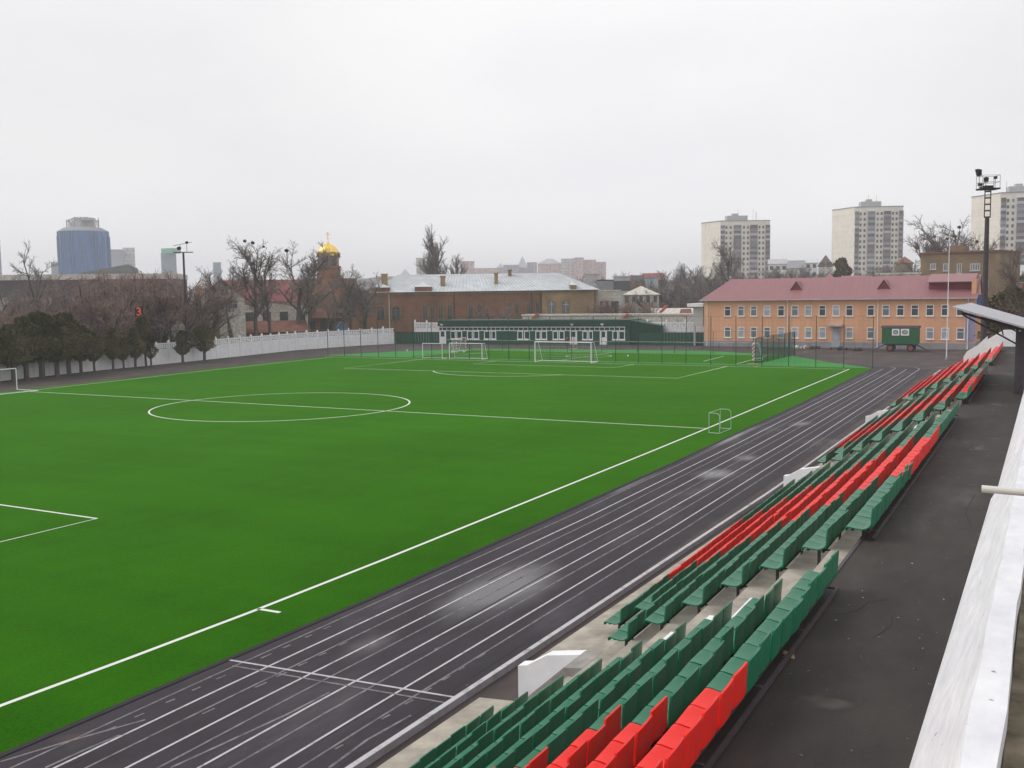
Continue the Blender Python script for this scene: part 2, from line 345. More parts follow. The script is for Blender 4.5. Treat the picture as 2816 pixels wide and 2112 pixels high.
# ------------------------------------------------------------------ the stand
def wx(y): return -.5*(max(0, y+45)/60.)**1.5                          # the stand bends gently towards the pitch
XF = lambda k: 49.16-.72*(8-k)
ZS = lambda k: 4.52-.44*(8-k)
ZT_ = lambda k: ZS(k)-.45
def lx(y): return min(.55, max(0, .02*(y+45)))-wx(y)                    # front ledge keeps parallel to the track
def ext(mb, prof, y0, y1, step=3., close=True):
    n = max(1, int(abs(y1-y0)/step)); ys = [y0+(y1-y0)*i/n for i in range(n+1)]
    m = len(prof); pts = [(x+wx(y)+(lx(y) if x < 42.45 else (lx(y)*.9 if x < 42.62 else 0)), y, z) for y in ys for x, z in prof]
    fs = []
    for i in range(n):
        for j in range(m if close else m-1):
            a, b = i*m+j, i*m+(j+1) % m; fs.append((a, b, b+m, a+m))
    if close: fs += [tuple(range(m-1, -1, -1)), tuple(n*m+j for j in range(m))]
    return mb.faces(pts, fs)
stand = empty('grandstand', (46, -20, 0), 'concrete grandstand terrace with asphalt walkway, carrying rows of green and red seats', 'grandstand')
x2 = XF(2)-.25
up = [(x2, -.02)]
for k in range(2, 9): up += [(XF(k)-.25, ZT_(k)), (XF(k)+.47 if k < 8 else 49.42, ZT_(k))]
up += [(49.42, -.02)]
m = MB(); ext(m, up, -75, 30); m.build('terrace', M_conc, stand)
xs0 = [(42.3, -.02), (42.3, .46), (43.3, .55), (XF(1)-.25, .55), (XF(1)-.25, ZT_(1)), (x2-.003, ZT_(1)), (x2-.003, -.02)]
OPEN = [(-41.9, -40.62), (-19.0, -17.7), (2.0, 3.3)]
segs = [-75] + [v for o in OPEN for v in o] + [24.5]
for i in range(0, len(segs), 2):
    y0 = segs[i]
    if i: m = MB(); ext(m, [(42.72, -.02), (42.72, .47)] + xs0[2:], y0, y0+.9); m.build('front_terrace', M_conc, stand); y0 += .903
    m = MB(); ext(m, xs0, y0, segs[i+1]); m.build('front_terrace', M_conc, stand)
for a, b in OPEN:
    m = MB(); ext(m, [(42.7, .005), (x2-.006, .005), (x2-.006, 1.43), (44.2, 1.38)], a+.004, b-.31); m.build('stair_ramp', M_conc2, stand)
    m = MB(); ext(m, [(42.70, -.01), (42.70, .82), (42.9, .86), (43.35, 1.14), (44.1, 1.28), (44.1, -.01)], b-.3, b-.002); m.build('side_wall', M_white, stand)
    for k in range(2, 9):                                              # half steps in the stairway, the odd one whitewashed
        m = MB(); y0 = a-.9-.35*(k-2)*.45
        ext(m, [(XF(k)-.56, ZT_(k-1)+.002), (XF(k)-.56, ZT_(k)-.2), (XF(k)-.252, ZT_(k)-.2), (XF(k)-.252, ZT_(k-1)+.002)], y0-.2, y0+.95)
        m.build('step', M_white if k in (5, 6, 7) else M_conc, stand)
m = MB(); ext(m, [(49.40, 4.0), (49.40, 4.30), (51.3, 4.30), (51.3, 4.0)], -75, 30); m.build('walkway', M_walk, stand)
m = MB(); ext(m, [(49.36, 4.24), (49.36, 4.315), (49.41, 4.315), (49.41, 4.24)], -75, 30); m.build('edge_angle', M_steel, stand)
# end walls across the terrace
def endwall(y, pts, name='end_wall'):
    m = MB(); n = len(pts)
    P = [(x, y, z) for x, z in pts] + [(x, y+.28, z) for x, z in pts]
    m.faces(P, [tuple(range(n)), tuple(range(2*n-1, n-1, -1))] + [(i, i+n, (i+1) % n+n, (i+1) % n) for i in range(n)]); m.build(name, M_white, stand)
endwall(17.2, [(46.5, 2.2), (46.5, 3.55), (46.7, 3.92), (48.95, 5.42), (50.6, 5.44), (50.6, 3.9)])
endwall(29.6, [(46.2, 1.5), (46.2, 3.25), (46.95, 4.1), (47.3, 4.45), (47.3, 1.5)])
# kerb along the outside of the track
m = MB(); ext(m, [(41.40, 0), (41.40, .13), (41.52, .13), (41.54, 0)], -75, 50, 2.)
m.build('track_kerb', M_kerb, label='low concrete kerb with a white top between the track and the stand', cat='kerb')
m = MB(); ext(m, [(41.396, .131), (41.396, .136), (41.515, .136), (41.515, .131)], -75, 50, 2.); kp = m.build('kerb_paint', M_lane, bpy.data.objects['track_kerb'])
# parapets beside the walkway
def parapet(y0, y1, dx, top, name, label):
    m = MB(); n = max(2, int((y1-y0)/.5)); q = random.Random(int(y0)); prof = []
    ys = [y0+(y1-y0)*i/n for i in range(n+1)]; pts = []
    for y in ys:
        j = lambda s: q.uniform(-s, s)
        pts += [(51.05+dx+wx(y)*.5, y, 4.30), (51.30+dx+wx(y)*.5+j(.012), y, 4.8), (51.60+dx+wx(y)*.5+j(.008), y, top+j(.008)), (51.80+dx+wx(y)*.5+j(.012), y, top-.01), (51.82+dx+wx(y)*.5, y, 4.30)]
    fs = []
    for i in range(n):
        for k in range(5): fs.append((i*5+k, i*5+(k+1) % 5, (i+1)*5+(k+1) % 5, (i+1)*5+k))
    fs += [(4, 3, 2, 1, 0), tuple(n*5+k for k in range(5))]
    m.faces(pts, fs); return m.build(name, M_whitewash, label=label, cat='parapet')
parapet(-75, -37.35, 0, 5.55, 'parapet', 'whitewashed sloping parapet at the lower right, nearest the camera')
parapet(-37.0, 16, .06, 5.3, 'parapet', 'whitewashed parapet further along the walkway, beyond the pipe end')
sheet('upper_bank', [(51.81, -75), (62, -75), (62, 20), (51.81, 20)], M_terr, 5.40)
m = MB(); m.tube((51.57, -50, 6.83), (53.2, -49.97, 6.8), .027, .027, 12); pr_ = m.build('handrail', M_rail, label='cream painted pipe handrail end sticking out over the white parapet', cat='handrail')
MB().tube((53.0, -49.97, 5.4), (53.0, -49.97, 6.78), .03, .03, 10).build('post', M_rail, pr_)

# ------------------------------------------------------------------ seats
def seat_meshes(mt, nm):
    W = .426
    def shell(prof, rows, name, th):
        m = MB(); n = len(prof); k = len(rows)
        top = []; bot = []
        for i, (x, z, nx, nz) in enumerate(prof):
            for r in rows:
                w, dx, dz = r(i, i/(n-1)); y = w*W/2
                top.append((x+dx, y, z+dz)); bot.append((x+dx-nx*th, y, z+dz-nz*th))
        fs = []
        for i in range(n-1):
            for j in range(k-1):
                a = i*k+j; fs.append((a, a+k, a+k+1, a+1)); b = n*k
                fs.append((b+a, b+a+1, b+a+k+1, b+a+k))
        N = n*k
        for i in range(n-1):
            fs.append((i*k, N+i*k, N+(i+1)*k, (i+1)*k)); a = i*k+k-1; fs.append((a, a+k, N+a+k, N+a))
        for j in range(k-1):
            fs.append((j, j+1, N+j+1, N+j)); a = (n-1)*k+j; fs.append((a, N+a, N+a+1, a+1))
        m.faces(top+bot, fs); me = m.mesh(name, mt); 
        return me
    pan = [(-.005, -.075, -1, 0), (-.01, -.03, -.9, .4), (.01, -.004, -.4, .9), (.05, 0, 0, 1), (.15, -.018, 0, 1), (.25, -.026, 0, 1), (.310, -.012, -.2, 1), (.362, .022, -.6, .8)]
    back = [(.362, .000, -.6, .8), (.382, .016, -.9, .3), (.386, .045, -1, .1), (.387, .09, -1, .1), (.390, .155, -1, .1), (.397, .225, -1, .1), (.403, .292, -1, .1), (.406, .328, -1, .1), (.408, .345, -1, .1)]
    rows_p = [lambda i, t, s=s: (s, 0, -.010*(1-s*s)*(1 if 2 < i < 7 else 0)) for s in (-1, -.6, -.2, .2, .6, 1)]
    def rb(s):
        def f(i, t):
            w = 1.0
            if i >= 6: w = (.995, .95, .84)[i-6]
            if i == 0: w = .88
            if i == 1: w = .97
            return (s*w, .014*(1-s*s), -.012*s*s if i == 8 else 0)
        return f
    rows_b = [rb(s) for s in (-1, -.66, -.3, .3, .66, 1)]
    return shell(pan, rows_p, 'seat_pan', .022), shell(back, rows_b, 'backrest', .020)
SM = {'green': seat_meshes(M_seatg, 'g'), 'red': seat_meshes(M_seatr, 'r')}
def ordw(n):
    o = ['', 'first', 'second', 'third', 'fourth', 'fifth', 'sixth', 'seventh', 'eighth', 'ninth', 'tenth', 'eleventh', 'twelfth', 'thirteenth', 'fourteenth', 'fifteenth', 'sixteenth', 'seventeenth', 'eighteenth', 'nineteenth']
    if n < 20: return o[n]
    t = {2: 'twent', 3: 'thirt', 4: 'fort', 5: 'fift'}[n//10]
    return t+'ieth' if n % 10 == 0 else t+'y-'+o[n % 10]
AR0 = {8: bz(2047, 1814, 4.9)[1], 7: bz(1855, 1874.5, 4.46)[1]-.3, 6: bz(1684, 1948, 4.02)[1], 5: bz(1521, 2018, 3.58)[1], 4: bz(1378, 2078, 3.14)[1]}
def colour(blk, k, y):
    if blk == 0: return 'red' if y < AR0.get(k, AR0[4]-.25*(4-k)) else 'green'
    if blk == 1:
        s0 = (-34.9, -35.2, -35.4, -35.45, -35.65, -35.75, -36.05, -36.25, -36.7)[k]; s1 = (-28.1, -28.5, -28.7, -28.8, -29.0, -29.4, -29.65, -30.05, -30.7)[k]
        return 'red' if s0 < y < s1 else 'green'
    if blk == 2: return 'red' if -12.5-.75*k < y < -6.6-.58*k else 'green'
    return 'red' if 10.3-1.2*k < y else 'green'
seats = []
for k in range(9):
    A1 = -43.85-.115*k+(.25 if k == 8 else 0)
    B0 = -38.15 if k < 2 else -41.3-.02*(k-2)-(.1*(k-5) if k > 5 else 0); B1 = -21.1-.42*k
    C0 = -15.0 if k < 2 else -19.0-.2*k; C1 = -.1-.62*k if k < 6 else (-3.4, -4.8, -6.9)[k-6]
    D0 = 7.8 if k < 2 else 5.2-.85*k; D1 = (23.4 if k < 5 else 21.2-1.02*k)
    for blk, (a, b, fromend) in enumerate([(-56, A1, True), (B0, B1, False), (C0, C1, False), (D0, D1, False)]):
        n = int((b-a)/.45+.5)
        for i in range(n):
            y = (b-.225-.45*i) if fromend else (a+.225+.45*i)
            seats.append((k, blk, i+1, y))
def uv(p):
    d = np.array(p)-CAM; z = d@AF
    return (CX+F_PX*(d@AR)/z, CY-F_PX*(d@AU)/z, z) if z > .2 else (1e6, 1e6, -1)
vis = []
for s in seats:
    k, blk, i, y = s; p = (XF(k)+.2+wx(y), y, ZS(k)+.15); u, v, z = uv(p)
    if z > 0 and -60 < u < 2900 and v < 2112+260: vis.append((z, s))
vis.sort(); near = [s for z, s in vis[:300]]; far = [s for z, s in vis[300:]]
rown = ['front row', 'second row', 'third row', 'fourth row', 'fifth row', 'sixth row', 'seventh row', 'eighth row', 'top row']
sj = random.Random(5)
for k, blk, i, y in near:
    c = colour(blk, k, y); side = 'this side of' if blk == 0 else 'beyond'
    r = empty('stadium_seat', (XF(k)+wx(y), y, ZS(k)-.09), f'{c} plastic seat, {rown[k]}, {ordw(i)} one {side} the nearest stairway gap', 'seat', 'plastic stadium seats')
    r.rotation_euler.z = sj.gauss(0, .014); r.rotation_euler.y = sj.gauss(0, .022)
    for me, nm in zip(SM[c], ('seat', 'backrest')):
        o = bpy.data.objects.new(nm, me); COL.objects.link(o); o.parent = r; o.location.z = .09
m = MB()
for k, blk, i, y in far:
    c = colour(blk, k, y); m.cur = 0 if c == 'green' else 1; dz = sj.gauss(0, .006)
    for me in SM[c]:
        m.faces([(v.co.x+XF(k)+wx(y), v.co.y+y, v.co.z+ZS(k)+dz) for v in me.vertices], [tuple(p.vertices) for p in me.polygons])
m.build('distant_seats', [M_seatg, M_seatr], kind='stuff', label='red and green plastic seats filling the far half of the stand', cat='seats')
# steel frames that carry each run of seats
blkn = ['nearest block', 'second block', 'third block', 'farthest block']
runs = {}
for k, blk, i, y in seats: runs.setdefault((k, blk), []).append(y)
for (k, blk), ys in runs.items():
    a, b = min(ys)-.12, max(ys)+.12
    if blk == 3 and k > 5: pass
    r = empty('seat_frame', (XF(k)+wx((a+b)/2), (a+b)/2, ZT_(k)), f'dark steel seat frame under the {rown[k]} of the {blkn[blk]}', 'seat frame', 'steel frames under the seats')
    m = MB()
    for x, z in ((.09, -.065), (.33, -.075)):
        ext(m, [(XF(k)+x-.02, ZS(k)+z-.02), (XF(k)+x-.02, ZS(k)+z+.02), (XF(k)+x+.02, ZS(k)+z+.02), (XF(k)+x+.02, ZS(k)+z-.02)], a, b, 3.)
    ext(m, [(XF(k)+.40, ZS(k)-.19), (XF(k)+.40, ZS(k)-.15), (XF(k)+.44, ZS(k)-.15), (XF(k)+.44, ZS(k)-.19)], a, b, 3.)
    m.build('rail', M_steel, r)
    n = max(2, int((b-a)/1.8)+1)
    for j in range(n):
        y = a+.25+(b-a-.5)*j/(n-1); m = MB(); X = XF(k)+wx(y)
        m.box(X+.20, y-.022, ZT_(k), X+.245, y+.022, ZS(k)-.11).box(X+.385, y-.02, ZT_(k), X+.42, y+.02, ZS(k)-.17).box(X+.05, y-.018, ZS(k)-.115, X+.43, y+.018, ZS(k)-.09)
        m.build('leg', M_steel, r)
# ------------------------------------------------------------------ canopy over the walkway
cp = empty('canopy', (50, -15, 4.1), 'grey sloping sheet roof on dark steel posts over the walkway', 'canopy')
def roofz(x, y): return 7.6-.31*(x-48.5-wx(y)*.6)-.06*math.sin((y+17)/34*math.pi)*0
m = MB(); n = 6
for i in range(n):
    y0 = -17+1.6*i; y1 = y0+1.6
    P = []
    for y in (y0, y1):
        for x in (48.45, 53.2): P.append((x+.12, y))
    (a, b, c, d) = P
    m.hexa((a[0], a[1], 7.56), (b[0], b[1], 6.07), (d[0], d[1], 6.07), (c[0], c[1], 7.56), (a[0], a[1], 7.62), (b[0], b[1], 6.13), (d[0], d[1], 6.13), (c[0], c[1], 7.62))
m.build('roof', M_canopy, cp)
for yy in (-16.2, -8.2):
    m = MB(); X = .1
    m.box(50.62+X, yy-.05, 4.3, 50.72+X, yy+.05, 6.74).box(50.72+X, yy-.02, 4.3, 50.88+X, yy+.02, 6.66)
    m.box(50.88+X, yy-.05, 4.3, 50.94+X, yy+.05, 6.64); m.build('post', M_steel, cp)
    m = MB(); m.tube((48.75+X, yy, 7.36), (53+X, yy, 6.02), .05).tube((48.75+X, yy, 7.3), (50.7+X, yy, 6.15), .035).tube((49.6+X, yy, 7.05), (49.7+X, yy, 6.75), .025).tube((50.1+X, yy, 6.9), (50.2+X, yy, 6.5), .025)
    m.build('truss', M_steel, cp)
m = MB(); m.box(51.9, -15.5, 4.1, 52.0, -8, 6.3); m.build('back_panel', M_steel, cp)
# ------------------------------------------------------------------ goals
def goal(label, A, B, H, depth, topd, r, group=None, mats=None, net=True, basebar=True, cell=.3, nr=.006, cat='goal'):
    A = Vector((A[0], A[1], 0)); B = Vector((B[0], B[1], 0)); u = (B-A).normalized(); n = Vector((-u.y, u.x, 0))*depth; nt_ = n.normalized()*topd; Z = Vector((0, 0, H))
    g = empty('football_goal', (A+B)/2, label, cat, group); mm = mats or M_white
    for p in (A, B):
        m = MB()
        if mats:
            for i in range(9): m.cur = i % 2; m.tube(p+Z*(i/9), p+Z*((i+1)/9), r, r, 8)
        else: m.tube(p, p+Z, r, r, 8)
        m.build('goalpost', mm, g)
    m = MB()
    if mats:
        for i in range(11): m.cur = i % 2; m.tube(A+Z+(B-A)*(i/11), A+Z+(B-A)*((i+1)/11), r, r, 8)
    else: m.tube(A+Z, B+Z, r, r, 8)
    m.build('crossbar', mm, g)
    up = Vector((0, 0, r*.7))
    m = MB(); m.tube(A+n+up, B+n+up, r*.7).tube(A+up, A+n+up, r*.7).tube(B+up, B+n+up, r*.7)
    if topd > 0 and net: m.tube(A+Z, A+Z+nt_, r*.5).tube(B+Z, B+Z+nt_, r*.5).tube(A+Z+nt_, A+n, r*.5).tube(B+Z+nt_, B+n, r*.5)
    m.build('base_frame', M_white, g)
    if net:
        m = MB(); Lh = (B-A).length; k = max(2, int(Lh/cell)); hh = max(2, int(H/cell))
        for i in range(k+1):
            p = A+u*(Lh*i/k); m.path([p+Z, p+Z+nt_, p+n+Vector((0, 0, .03))], nr, 3)
        for j in range(1, hh+1):
            t = j/hh; q = n.lerp(Z+nt_, t); m.tube(A+q, B+q, nr, nr, 3)
            for e in (A, B): m.tube(e+Z*t, e+q, nr, nr, 3)
        for e in (A, B):
            for j in range(1, 4): m.path([e+n*(j/4), e+(n*(j/4)).lerp(Z+nt_*(j/4), 1)], nr, 3)
        m.build('net', M_net, g)
    return g
goal('full-size white football goal with net at the far end of the pitch', (-3.75, G+.1), (3.75, G+.1), 2.46, 2.0, .9, .065)
goal('low white training goal without net, left of the netted one', (-21.2, 50.9), (-18.2, 51.0), 2.0, 1.3, .1, .04, net=False)
goal('white training goal with sagging net between the low goal and the main goal', (-17.2, 51.2), (-12.4, 51.4), 2.05, 1.5, .8, .05)
goal('white goal frame standing on the far touchline at the left edge', (-33.45, .9), (-33.6, -4.2), 2.0, 3.2, .2, .045, net=False)
goal('red and white banded handball goal at the right end of the small pitch', (20.4, 59.5), (19.7, 62.6), 2.0, -1.1, .6, .05, mats=[M_white, mat('post_red', (.5, .05, .05))], cell=.2)
goal('red and white banded handball goal at the left end of the small pitch', (-24.2, 64.2), (-24.6, 67.4), 2.0, 1.1, .6, .05, mats=[M_white, bpy.data.materials['post_red']], cell=.2)
M_pale = mat('pale_green_tube', (.42, .52, .46), .5, .4, .1)
# small square training frame on the near touchline
g = empty('training_frame', (34.7, -.8, 0), 'small pale tubular goal frame lying across the near touchline at halfway', 'training goal')
a, b, c, d = [Vector(p) for p in ((34.32, -1.75, 0), (35.0, -1.9, 0), (35.02, .35, 0), (34.36, .35, 0))]; z = Vector((0, 0, 1.2)); r_ = .021; e = Vector((0, 0, .03))
m = MB(); m.path([a+e, b+e, c+e, d+e], r_, 8); m.build('base_frame', M_pale, g)
for p in (a, d): MB().tube(p, p+z, r_, r_, 8).build('upright', M_pale, g)
for p, q_ in ((a, b), (d, c)):
    m = MB(); v = q_-p; arc = [p+z+v*t for t in (0, .75)] + [p+z+v*.9-Vector((0, 0, .05)), p+z+v-Vector((0, 0, .16)), q_+e]; m.path(arc, r_, 8); m.build('side_hoop', M_pale, g)
MB().tube(a+z, d+z, r_, r_, 8).build('crossbar', M_pale, g)

# ------------------------------------------------------------------ fences
def netfence(name, label, pts, H, spacing, pr, strands, gap, sr, cat='fence', rails=True, mnet=None):
    f = empty(name, (pts[0][0], pts[0][1], 0), label, cat); P = [Vector((p[0], p[1], 0)) for p in pts]
    posts = []
    for a, b in zip(P[:-1], P[1:]):
        n = max(1, round((b-a).length/spacing)); posts += [a+(b-a)*(i/n) for i in range(n)]
    posts.append(P[-1])
    for p in posts[:100]:
        q = random.Random(int(p.x*100)); t = Vector((q.gauss(0, .02), q.gauss(0, .02), H)); MB().tube(p, p+t, pr, pr*.9, 6).build('post', M_greenpost, f)
    m = MB()
    for a, b in zip(P[:-1], P[1:]):
        if rails: m.tube(a+Vector((0, 0, H)), b+Vector((0, 0, H)), .012, .012, 4)
        for z in strands: m.tube(a+Vector((0, 0, z)), b+Vector((0, 0, z)), sr, sr, 3)
        if gap:
            n = int((b-a).length/gap)
            for i in range(n): p = a+(b-a)*(i/n); m.tube(p, p+Vector((0, 0, H)), sr, sr, 3)
    m.build('mesh', mnet or M_greenpost, f); return f
netfence('ball_net_fence', 'tall see-through green ball-stop fence across the pitch end behind the goals', [(-38.0, 52.0), (35.25, 51.6)], 5.5, 2.9, .045, [i*.5 for i in range(1, 11)], .5, .004)
netfence('mesh_fence', 'dense green mesh fence running away along the right end of the small pitch', [(22.4, 53.2), (22.9, 70)], 3.05, 2.4, .05, [i*.15 for i in range(1, 20)], .16, .012)
netfence('mesh_fence', 'see-through green mesh fence along the far side of the small pitch', [(22.9, 70.3), (-25.5, 70.5)], 3.0, 5.6, .04, [i*.5 for i in range(1, 6)], .6, .004)
f = empty('rail_fence', (-15, 80, 0), 'low pale railing in front of the green hut', 'railing'); m = MB(); m.tube((-36, 80, .95), (14, 81.5, .95), .04, .04, 5).build('rail', M_plaster, f)
for i in range(24): MB().tube((-36+i*2.17, 80+.065*i, 0), (-36+i*2.17, 80+.065*i, .95), .03, .03, 5).build('post', M_greend, f)

# white precast wall with posts and an openwork top band
def precast(label, pts, H, spacing, z0=0., group=None):
    f = empty('precast_wall', (pts[0][0], pts[0][1], z0), label, 'wall'); P = [Vector((p[0], p[1], z0)) for p in pts]; posts = []
    for a, b in zip(P[:-1], P[1:]):
        n = max(1, round((b-a).length/spacing))
        for i in range(n): posts.append((a+(b-a)*(i/n), a+(b-a)*((i+1)/n)))
    q = random.Random(2)
    for i, (a, b) in enumerate(posts):
        u = (b-a).normalized(); n = Vector((-u.y, u.x, 0)); dz = Vector((0, 0, q.gauss(0, .03)))
        def slab(m, s0, s1, za, zb, t):
            L_ = (b-a).length; c = [a+u*(L_*s0)-n*t, a+u*(L_*s1)-n*t, a+u*(L_*s1)+n*t, a+u*(L_*s0)+n*t]
            m.hexa(*[p+Vector((0, 0, za)) for p in c], *[p+Vector((0, 0, zb)) for p in c])
        m = MB(); slab(m, .05, .95, -.1, H*.70, .05); slab(m, .05, .95, H*.72, H*.76, .07); slab(m, .05, .95, H*.91, H*.97, .07)
        for s in range(6): slab(m, .06+s*.15, .115+s*.15, H*.76, H*.91, .05)
        for s in range(5): slab(m, .115+s*.15, .21+s*.15, H*(.80+.03*(s % 2)), H*(.85+.03*(s % 2)), .04)
        for s in (.25, .5, .75): slab(m, s-.012, s+.012, 0, H*.70, .062)
        m.build('panel', M_white, f)
        m = MB(); c = [a-u*.12-n*.12, a+u*.12-n*.12, a+u*.12+n*.12, a-u*.12+n*.12]; z0_ = Vector((0, 0, -.1)); z1_ = Vector((0, 0, H*1.02))+dz; ap = a+Vector((0, 0, H*1.12))+dz
        m.hexa(*[p+z0_ for p in c], *[p+z1_ for p in c])
        for k in range(4): m.poly([c[k]+z1_, c[(k+1) % 4]+z1_, ap])
        m.build('post', M_white, f)
    return f
WALL = [(-43.5, -22), (-44.3, -2), (-44.9, 7), (-46.6, 16), (-47.7, 28), (-49.4, 42), (-51.2, 53), (-52.6, 62), (-51.5, 74), (-48.9, 83.4)]
precast('white precast wall with openwork top along the far left side', WALL, 2.78, 2.55)
precast('white precast wall showing above the right-hand green fence', [(-6.0, 93.5), (6.5, 94.5)], 3.6, 3.4)
precast('white precast wall top just left of the green hut', [(-49, 90), (-40.5, 88.6)], 3.6, 3.0)
def sheetfence(label, a, b, H):
    f = empty('sheet_fence', (a[0], a[1], 0), label, 'fence'); A = Vector((*a, 0)); B = Vector((*b, 0)); u = (B-A).normalized(); n = Vector((-u.y, u.x, 0)); Lh = (B-A).length
    m = MB(); k = int(Lh/.25)
    for i in range(k):
        p = A+u*(Lh*i/k); q_ = A+u*(Lh*(i+1)/k); o = n*(.02 if i % 2 else -.02); m.poly([p+o, q_+o, q_+o+Vector((0, 0, H)), p+o+Vector((0, 0, H))])
    m.build('panel', M_green, f); m = MB(); m.tube(A+Vector((0, 0, H)), B+Vector((0, 0, H)), .05, .05, 4).build('top_rail', M_greend, f); return f
sheetfence('dark green sheet fence between the white wall and the hut', (-48.6, 83.4), (-40.3, 84.6), 2.0)
sheetfence('dark green sheet fence between the hut and the orange building', (-7.0, 89.0), (4.9, 90.2), 2.0)

# ------------------------------------------------------------------ facade helper: features read off the photograph onto a real wall plane
class Fac:
    def __init__(s, A, B):
        s.A = Vector((A[0], A[1])); s.B = Vector((B[0], B[1])); s.L = (s.B-s.A).length; s.u = (s.B-s.A)/s.L; s.n = Vector((s.u.y, -s.u.x))   # n: out of the wall
        c = Vector((CAM[0], CAM[1]))-s.A
        if c.dot(s.n) < 0: s.n = -s.n
    def hit(s, u, v):
        d = ray(u, v); k = (s.A-Vector((CAM[0], CAM[1]))).dot(s.n)/(d[0]*s.n.x+d[1]*s.n.y)
        p = CAM+d*k; return (Vector((p[0], p[1]))-s.A).dot(s.u), p[2]
    def P(s, a, d, z): q = s.A+s.u*a+s.n*d; return (q.x, q.y, z)
    def box(s, m, s0, s1, z0, z1, d0, d1):
        return m.hexa(s.P(s0, d1, z0), s.P(s1, d1, z0), s.P(s1, d0, z0), s.P(s0, d0, z0), s.P(s0, d1, z1), s.P(s1, d1, z1), s.P(s1, d0, z1), s.P(s0, d0, z1))
    def window(s, root, s0, s1, z0, z1, fm, gm, fr=.09, transom=.68, mull=0, sill=True, name='window', lab=None):
        m = MB()
        for a, b, c, d in ((s0, s0+fr, z0, z1), (s1-fr, s1, z0, z1), (s0+fr, s1-fr, z0, z0+fr), (s0+fr, s1-fr, z1-fr, z1)): s.box(m, a, b, c, d, -.02, .05)
        if transom: zt = z0+(z1-z0)*transom; s.box(m, s0+fr, s1-fr, zt-fr*.35, zt+fr*.35, -.02, .045)
        for i in range(mull): x = s0+(s1-s0)*(i+1)/(mull+1); s.box(m, x-fr*.4, x+fr*.4, z0+fr, z1-fr, -.02, .047)
        if sill: s.box(m, s0-.08, s1+.08, z0-.09, z0-.003, -.02, .14)
        w = m.build(name, fm, root, label=lab)
        m = MB(); s.box(m, s0+fr*.8, s1-fr*.8, z0+fr*.8, z1-fr*.8, -.05, .012); m.build('pane', gm, w); return w
def facebox(F, s0, s1, z0, z1, depth, mats, root, name='wall'):
    m = MB(); F.box(m, s0, s1, z0, z1, -depth, 0); return m.build(name, mats, root)

# ------------------------------------------------------------------ green hut behind the goal
H0 = bz(1208, 946)[:2]; H1 = (-5.6, 88.6)
F = Fac((-40.24, 84.5), (-7.0, 88.7)); hut = empty('green_hut', F.P(0, 0, 0), 'long low dark green hut with a row of white windows behind the goal', 'hut')
facebox(F, 0, F.L, 0, 3.05, 7, M_green, hut); m = MB(); F.box(m, -.15, F.L+.2, 3.05, 3.95, -7.2, .35); m.build('fascia', M_greend, hut)
m = MB(); F.box(m, -.1, F.L+.1, 3.953, 4.02, -7.1, .3); m.build('roof', M_greend, hut)
m = MB(); m.poly([F.P(F.L+.2, .3, .0), F.P(F.L+4.6, -3, .0), F.P(F.L+4.6, -3, 2.9), F.P(F.L+.2, .3, 3.9)]); m.poly([F.P(F.L+.2, .3, 3.9), F.P(F.L+4.6, -3, 2.9), F.P(F.L+4.6, -7, 2.9), F.P(F.L+.2, -7, 3.9)]); m.build('side_wing', M_greend, hut)
def hx(x, y, o=1140): return F.hit(o+x/7.373, 880+y/7.373)
zt = hx(700, 150)[1]; zb = hx(700, 215)[1]; zs = hx(800, 395)[1]
m = MB(); F.box(m, .05, hx(2060, 150, 1440)[0], zt-.05, zt+.13, .01, .07); F.box(m, .05, hx(2060, 150, 1440)[0], zb-.06, zb+.08, .01, .06)
x = .5
while x < hx(2050, 150, 1440)[0]: F.box(m, x, x+.1, zb, zt, .008, .055); x += .82
m.build('transom_band', M_white, hut)
WD = [(725, 835), (850, 965), (1065, 1180), (1195, 1310), (1410, 1540), (1560, 1655), (2085, 2200)]
WD = [(hx(a, 300)[0], hx(b, 300)[0]) for a, b in WD] + [(hx(a, 300, 1440)[0], hx(b, 300, 1440)[0]) for a, b in [(10, 125), (240, 345), (355, 475), (590, 700), (715, 830), (1190, 1300), (1315, 1410), (1800, 1915), (1925, 2055)]]
for a, b in WD: F.window(hut, a, b, zs+.05, zb-.03, M_white, M_greend, .15, 0, 0, True)
for (a, b, o) in ((505, 640, 1140), (940, 1085, 1440), (1545, 1690, 1440)):
    s0 = hx(a, 300, o)[0]; s1 = hx(b, 300, o)[0]; m = MB(); F.box(m, s0, s1, .05, zb, .0, .06); dr = m.build('door', M_white, hut); m = MB(); F.box(m, s0+.3, s1-.3, 1.25, zb-.15, .05, .066); m.build('pane', M_greend, dr)
for (a, o) in ((575, 1140), (995, 1440), (1610, 1440)):
    s0 = hx(a, 100, o)[0]; m = MB(); F.box(m, s0-.06, s0+.02, zt+.1, zt+.45, .35, .45); F.box(m, s0-.18, s0+.2, zt+.4, zt+.6, .4, .75); m.build('floodlight', M_white, hut)

